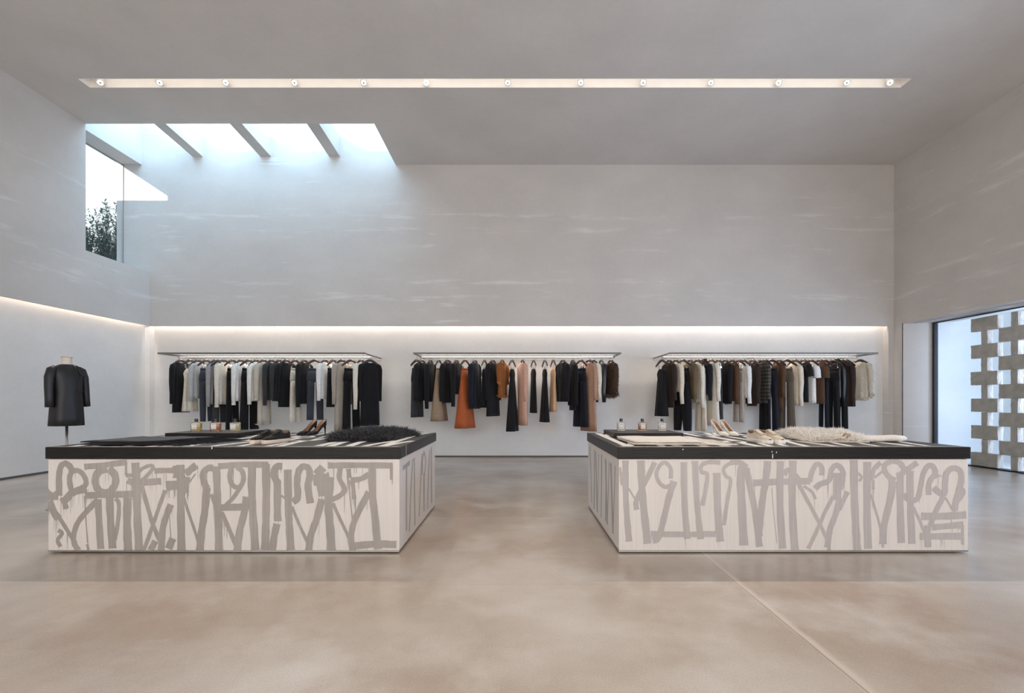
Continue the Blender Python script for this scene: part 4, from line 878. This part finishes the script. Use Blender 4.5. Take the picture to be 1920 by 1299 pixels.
# rack, hook x, kind, hem y, sleeve y, width px, colour, phrase, extras
S = 'shirt'
ROWS = [
 # left rack
 (0, 339.6, 'top', 773, 757, 40, 'black', 'long black coat at the left end of the left rack', dict(collar='lapel')),
 (0, 357.0, 'slip', 771, 0, 30, 'ivory', 'pale ivory slip dress with thin straps beside the leftmost black coat', dict()),
 (0, 372.0, 'top', 747, 752, 36, 'ltgrey', 'light grey wool sweater left of the slate jeans', dict()),
 (0, 387.4, 'trousers', 790, 0, 30, 'slate', 'tapered slate blue jeans, fourth on the left rack', dict(flare=.6)),
 (0, 404.7, 'top', 758, 762, 34, 'heather', 'heather grey knit cardigan just right of the slate jeans', dict()),
 (0, 412.0, 'trousers', 792, 0, 26, 'charcoal', 'charcoal flared trousers beneath the cream blouse', dict(flare=1.15)),
 (0, 420.6, 'top', 758, 760, 36, 'ivory', 'cream long-sleeved blouse over the charcoal flared trousers', dict(collar=1, cuffs=1)),
 (0, 436.0, 'trousers', 805, 0, 24, 'black', 'straight black trousers between the cream and the white blouse', dict(flare=1.05)),
 (0, 452.5, 'top', 752, 756, 34, 'white', 'crisp white long-sleeved blouse left of the flared black trousers', dict(collar=1, cuffs=1)),
 (0, 467.0, 'trousers', 805, 0, 33, 'black', 'wide flared black trousers between two white shirts on left rack', dict(flare=1.3)),
 (0, 481.0, 'top', 752, 758, 30, 'white', 'white shirt with black hem piece, left of the cream shaggy coat', dict(collar=1)),
 (0, 495.0, 'fur', 796, 750, 34, 'ivory', 'long shaggy cream coat in the middle of the left rack', dict()),
 (0, 510.0, 'top', 750, 760, 32, 'charcoal', 'charcoal fine knit sweater right of the shaggy cream coat', dict()),
 (0, 524.0, 'top', 752, 750, 32, 'charcoal', 'dark grey boxy jacket next to the black coat, mid left rack', dict()),
 (0, 537.4, 'top', 763, 752, 38, 'black', 'black coat left of the ivory wide trousers', dict(collar='lapel')),
 (0, 554.0, 'trousers', 791, 0, 22, 'ivory', 'ivory wide-leg trousers, mid right of the left rack', dict(flare=1.15)),
 (0, 571.4, 'top', 757, 763, 32, 'black', 'plain black sweater between ivory trousers and grey jeans', dict()),
 (0, 590.8, 'trousers', 787, 0, 36, 'slate', 'faded grey jeans hanging open right of the black sweater', dict(flare=.9)),
 (0, 610.0, 'top', 748, 751, 32, 'white', 'fuzzy white cardigan right of the faded grey jeans', dict()),
 (0, 625.4, 'skirt', 763, 0, 26, 'black', 'short black skirt between white cardigan and greige cardigan', dict(flare=1.15)),
 (0, 642.0, 'top', 808, 758, 36, 'greige', 'long greige cardigan coat near the right of the left rack', dict(flare=1.05)),
 (0, 658.7, 'trousers', 805, 0, 34, 'black', 'straight black trousers right of the long greige cardigan', dict(flare=1.1)),
 (0, 678.0, 'top', 750, 767, 28, 'ivory', 'cream silk blouse just left of the last black coat', dict()),
 (0, 694.0, 'top', 798, 752, 46, 'black', 'long black coat at the right end of the left rack', dict(collar='lapel', flare=1.08, yaw=44)),
 # middle rack
 (1, 782.0, 'trousers', 782, 0, 24, 'charcoal', 'charcoal trousers under the leftmost blazer of the middle rack', dict(flare=1.0)),
 (1, 791.5, 'top', 751, 750, 30, 'black', 'black blazer at the left end of the middle rack', dict(collar='lapel')),
 (1, 807.4, 'top', 753, 766, 18, 'black', 'thin black sweater, second garment on the middle rack', dict()),
 (1, 823.3, 'skirt', 789, 0, 30, 'taupe', 'long taupe flared skirt on the middle rack', dict(flare=1.9)),
 (1, 840.0, 'top', 755, 752, 28, 'black', 'black double-breasted blazer right of the taupe skirt', dict(collar='lapel')),
 (1, 856.3, 'top', 739, 762, 22, 'black', 'cropped black jacket left of the rust skirt', dict(collar=1)),
 (1, 872.6, 'skirt', 802, 0, 34, 'rust', 'long rust orange flared skirt', dict(flare=2.1)),
 (1, 890.5, 'top', 766, 755, 28, 'navy', 'navy draped coat right of the rust skirt', dict(flare=1.2, yaw=70)),
 (1, 908.7, 'slip', 764, 0, 15, 'black', 'narrow black halter top right of the navy coat', dict(halter=True)),
 (1, 924.4, 'top', 780, 750, 24, 'black', 'black coat with flared hem left of the orange fur', dict(collar=1, flare=1.25)),
 (1, 942.2, 'fur', 744, 720, 22, 'orange', 'bright orange fur jacket on the middle rack', dict()),
 (1, 960.5, 'slip', 808, 0, 24, 'black', 'long black evening gown right of the orange fur', dict(flare=1.7, yaw=70)),
 (1, 979.4, 'top', 797, 752, 26, 'pink', 'long pale pink coat in the middle of the middle rack', dict(flare=1.25, yaw=73)),
 (1, 1000.2, 'slip', 774, 0, 11, 'black', 'narrow black slip dress right of the pink coat', dict()),
 (1, 1021.4, 'slip', 791, 0, 17, 'black', 'black slip dress with flared hem left of the nude slip', dict(flare=1.5)),
 (1, 1037.0, 'slip', 772, 0, 13, 'nude', 'nude peach satin slip on the middle rack', dict()),
 (1, 1055.0, 'top', 753, 752, 26, 'black', 'black blazer right of the nude slip', dict(collar='lapel')),
 (1, 1074.0, 'top', 769, 760, 13, 'black', 'thin black polo-neck sweater left of the navy wide trousers', dict(collar=1)),
 (1, 1088.6, 'trousers', 800, 0, 24, 'navy', 'wide dark navy trousers left of the blush coat', dict(flare=1.35)),
 (1, 1104.0, 'top', 808, 750, 30, 'blush', 'long blush tan coat near the right of the middle rack', dict(flare=1.25)),
 (1, 1112.0, 'top', 750, 748, 26, 'ivory', 'pale cream boxy sweater over the blush tan coat', dict()),
 (1, 1127.0, 'top', 745, 754, 18, 'black', 'black leather biker jacket left of the brown fur', dict(collar=1, leather=1)),
 (1, 1145.0, 'fur', 744, 742, 26, 'brown', 'shaggy brown fur jacket at the right end of the middle rack', dict()),
 # right rack
 (2, 1240.8, 'slip', 780, 0, 24, 'black', 'black camisole dress at the left end of the right rack', dict(flare=1.05)),
 (2, 1254.3, 'top', 764, 750, 24, 'dkbrown', 'dark brown hooded jacket, second on the right rack', dict(collar=1)),
 (2, 1266.5, 'top', 735, 757, 26, 'cream', 'cream knit sweater above the barrel-leg black trousers', dict()),
 (2, 1279.7, 'trousers', 807, 0, 30, 'black', 'barrel-leg black trousers on the right rack', dict(flare=1.5, taper=1.0)),
 (2, 1293.6, 'top', 748, 749, 26, 'olive', 'olive green suede jacket on the right rack', dict(collar=1)),
 (2, 1306.6, 'top', 755, 764, 24, 'ivory', 'off-white fine knit top right of the olive jacket', dict()),
 (2, 1314.0, 'trousers', 808, 0, 20, 'cream', 'cream wide trousers under the navy jacket', dict(flare=1.2)),
 (2, 1321.0, 'top', 740, 751, 26, 'navy', 'navy jacket with brown collar, right of the off-white top', dict(collar=1, mcol='dkbrown', hood=True)),
 (2, 1333.0, 'top', 798, 752, 32, 'ivory', 'long ivory draped dress on the right rack', dict(flare=1.3)),
 (2, 1346.5, 'trousers', 786, 0, 16, 'charcoal', 'charcoal trousers mostly behind the long ivory draped dress', dict()),
 (2, 1359.6, 'top', 756, 757, 25, 'black', 'black knit cardigan right of the ivory draped dress', dict()),
 (2, 1372.4, 'top', 752, 758, 24, 'brown', 'warm brown knit sweater left of the white blouse', dict()),
 (2, 1385.0, 'trousers', 791, 0, 20, 'greybeige', 'grey-beige trousers below the white blouse', dict()),
 (2, 1393.0, 'top', 746, 753, 27, 'white', 'bright white long-sleeved blouse on the right rack', dict(cuffs=1)),
 (2, 1410.6, 'top', 761, 757, 26, 'dkbrown', 'dark brown long jacket left of the plaid jacket', dict(collar=1)),
 (2, 1427.6, 'top', 756, 749, 32, 'plaid', 'dark plaid wool jacket in the middle of the right rack', dict(collar=1)),
 (2, 1434.0, 'trousers', 807, 0, 22, 'black', 'slim black trousers below the plaid jacket', dict()),
 (2, 1446.0, 'trousers', 808, 0, 28, 'navy', 'wide black-navy trousers right of the plaid jacket', dict(flare=1.3, yaw=56)),
 (2, 1460.0, 'top', 770, 745, 24, 'brown', 'brown jersey jumpsuit left of the khaki cargo trousers', dict()),
 (2, 1474.0, 'trousers', 805, 0, 32, 'khaki', 'wide khaki cargo trousers on the right rack', dict(flare=1.35, yaw=52)),
 (2, 1490.0, 'top', 760, 761, 28, 'cream', 'long cream cardigan right of the khaki cargo trousers', dict()),
 (2, 1505.9, 'tee', 754, 706, 26, 'black', 'black short-sleeved tee on the right rack', dict()),
 (2, 1519.8, 'tee', 756, 709, 28, 'white', 'white short-sleeved tee between black and brown tees', dict()),
 (2, 1536.4, 'tee', 757, 709, 28, 'brown', 'brown short-sleeved tee right of the white tee', dict()),
 (2, 1545.0, 'trousers', 801, 0, 16, 'navy', 'slim navy trousers under the brown tee', dict(flare=.9)),
 (2, 1562.0, 'trousers', 804, 0, 26, 'black', 'wide black trousers left of the black leather jacket', dict(flare=1.2)),
 (2, 1568.5, 'top', 750, 761, 34, 'black', 'black leather jacket with upturned collar on the right rack', dict(collar=1, leather=1, hood=True, yaw=58)),
 (2, 1577.0, 'trousers', 803, 0, 26, 'black', 'straight black trousers under the dark brown coat', dict()),
 (2, 1585.5, 'top', 762, 762, 32, 'dkbrown', 'dark brown coat left of the cream curly fur', dict()),
 (2, 1611.0, 'fur', 750, 745, 52, 'cream', 'curly cream fur jacket at the right end of the right rack', dict(yaw=50)),
]
YAW = {0: (339, 74, 694, 60), 1: (780, 77, 1145, 75), 2: (1240, 74, 1605, 56)}
KIND = {'top': ('top', 'jacket'), 'trousers': ('trousers', 'trousers'), 'skirt': ('skirt', 'skirt'), 'slip': ('slip_dress', 'dress'), 'fur': ('fur_jacket', 'jacket'), 'tee': ('t_shirt', 't-shirt')}
NAMEW = [('coat', 'coat'), ('cardigan', 'cardigan'), ('sweater', 'sweater'), ('blouse', 'blouse'), ('shirt', 'shirt'), ('blazer', 'blazer'), ('jumpsuit', 'jumpsuit'), ('dress', 'dress'), ('jacket', 'jacket'), ('knit top', 'top')]
RKN = ['left', 'middle', 'right']
for idx, (rk, hx, kind, yb, ys, W, colr, phrase, ex) in enumerate(ROWS):
    r = random.Random(100 + idx); x0, a0, x1, a1 = YAW[rk]; th = R(a0 + (a1 - a0) * (hx - x0) / (x1 - x0) + r.uniform(-2, 2))
    off = hx - CX; X = off * YR / F; sd = -1 if off < 0 else 1
    if kind == 'top' and 'coat' not in phrase: W *= .92
    nom = {'top': .235, 'tee': .26, 'trousers': .20, 'skirt': .25, 'slip': .16, 'fur': .25}[kind]
    th = R(ex.get('yaw', 78) + r.uniform(-3, 3)); dmax = {'top': .062, 'tee': .055, 'trousers': .055, 'skirt': .15, 'slip': .10, 'fur': .085}[kind]
    while 'yaw' not in ex and th > R(46):
        px = (F * math.cos(th) + abs(off) * math.sin(th)) / YR; qq = abs(F * math.sin(th) - abs(off) * math.cos(th)) / YR
        if (2 * nom * px) ** 2 + (2 * dmax * qq) ** 2 >= W * W: break
        th -= R(1)
    a = -th if sd > 0 else PI + th
    px = (F * math.cos(th) + abs(off) * math.sin(th)) / YR
    L = ZR - (CAMZ - (yb - CY) * YR / F); SL = ZR - (CAMZ - (ys - CY) * YR / F) if ys else None
    nm, cat = KIND[kind]
    if kind == 'top':
        first = phrase.split(' over ')[0].split(' above ')[0].split(' left of')[0].split(' right of')[0].split(' under')[0].split(' beside')[0].split(' next')[0].split(' just')[0].split(' between')[0]
        for kk, vv in NAMEW:
            if kk in first: nm = cat = vv; break
    hanger(X, a, 'dark hanger of the ' + phrase)
    t = thing(nm, (X, YR, ZR), phrase, cat, 'clothes on the %s rack' % RKN[rk], a)
    m = plaid() if colr == 'plaid' else leather(colr) if ex.get('leather') else cloth(colr)
    hwt = max(.11, min(nom, .96 * W / 2 / px)); qq = abs(F * math.sin(th) - abs(off) * math.cos(th)) / YR
    dd = max(.036, min(dmax, math.sqrt(max(0, W * W - (2 * hwt * px) ** 2)) / 2 / qq))
    mc = cloth(ex['mcol']) if 'mcol' in ex else None
    if kind == 'top': g_top(t, m, L, SL, max(.11, hwt - .045), ex.get('flare', 1.0), .047, r, ex.get('collar'), d=dd, mcol=mc, hood=ex.get('hood', False), cuffs=m if ex.get('cuffs') else None)
    elif kind == 'tee': g_top(t, m, L, SL, max(.12, hwt - .07), 1.0, .05, r, short=True, d=dd)
    elif kind == 'trousers': g_trousers(t, m, L, max(.10, hwt * .78), ex.get('flare', 1.0), max(.045, hwt * .37), r, taper=ex.get('taper'), d=dd)
    elif kind == 'skirt': g_skirt(t, m, L, hwt * .55 if ex['flare'] > 1.5 else hwt * .85, ex['flare'], r, d=dd)
    elif kind == 'slip': g_slip(t, m, L, max(.06, hwt * (.95 if ex.get('flare', 1.1) < 1.3 else .75)), ex.get('flare', 1.1), r, halter=ex.get('halter', False), d=dd)
    elif kind == 'fur':
        fm = mat('fur_' + colr, {'ivory': (.72, .66, .58), 'orange': (.52, .19, .05), 'brown': (.17, .095, .06), 'cream': (.86, .77, .62)}[colr], .7, .35, 22, sheen=.1)
        g_fur(t, fm, mat('shaded_hide_' + colr, tuple(c_ * (.75 if colr in ('cream', 'ivory') else .5) for c_ in CL[colr]), .9), L, max(.10, hwt - .07), r, SL, 6500, .04 if colr in ('ivory', 'orange') else .07, .08 if colr in ('ivory', 'orange') else .13)  # hide colour darkened to paint in the shade between the fur locks
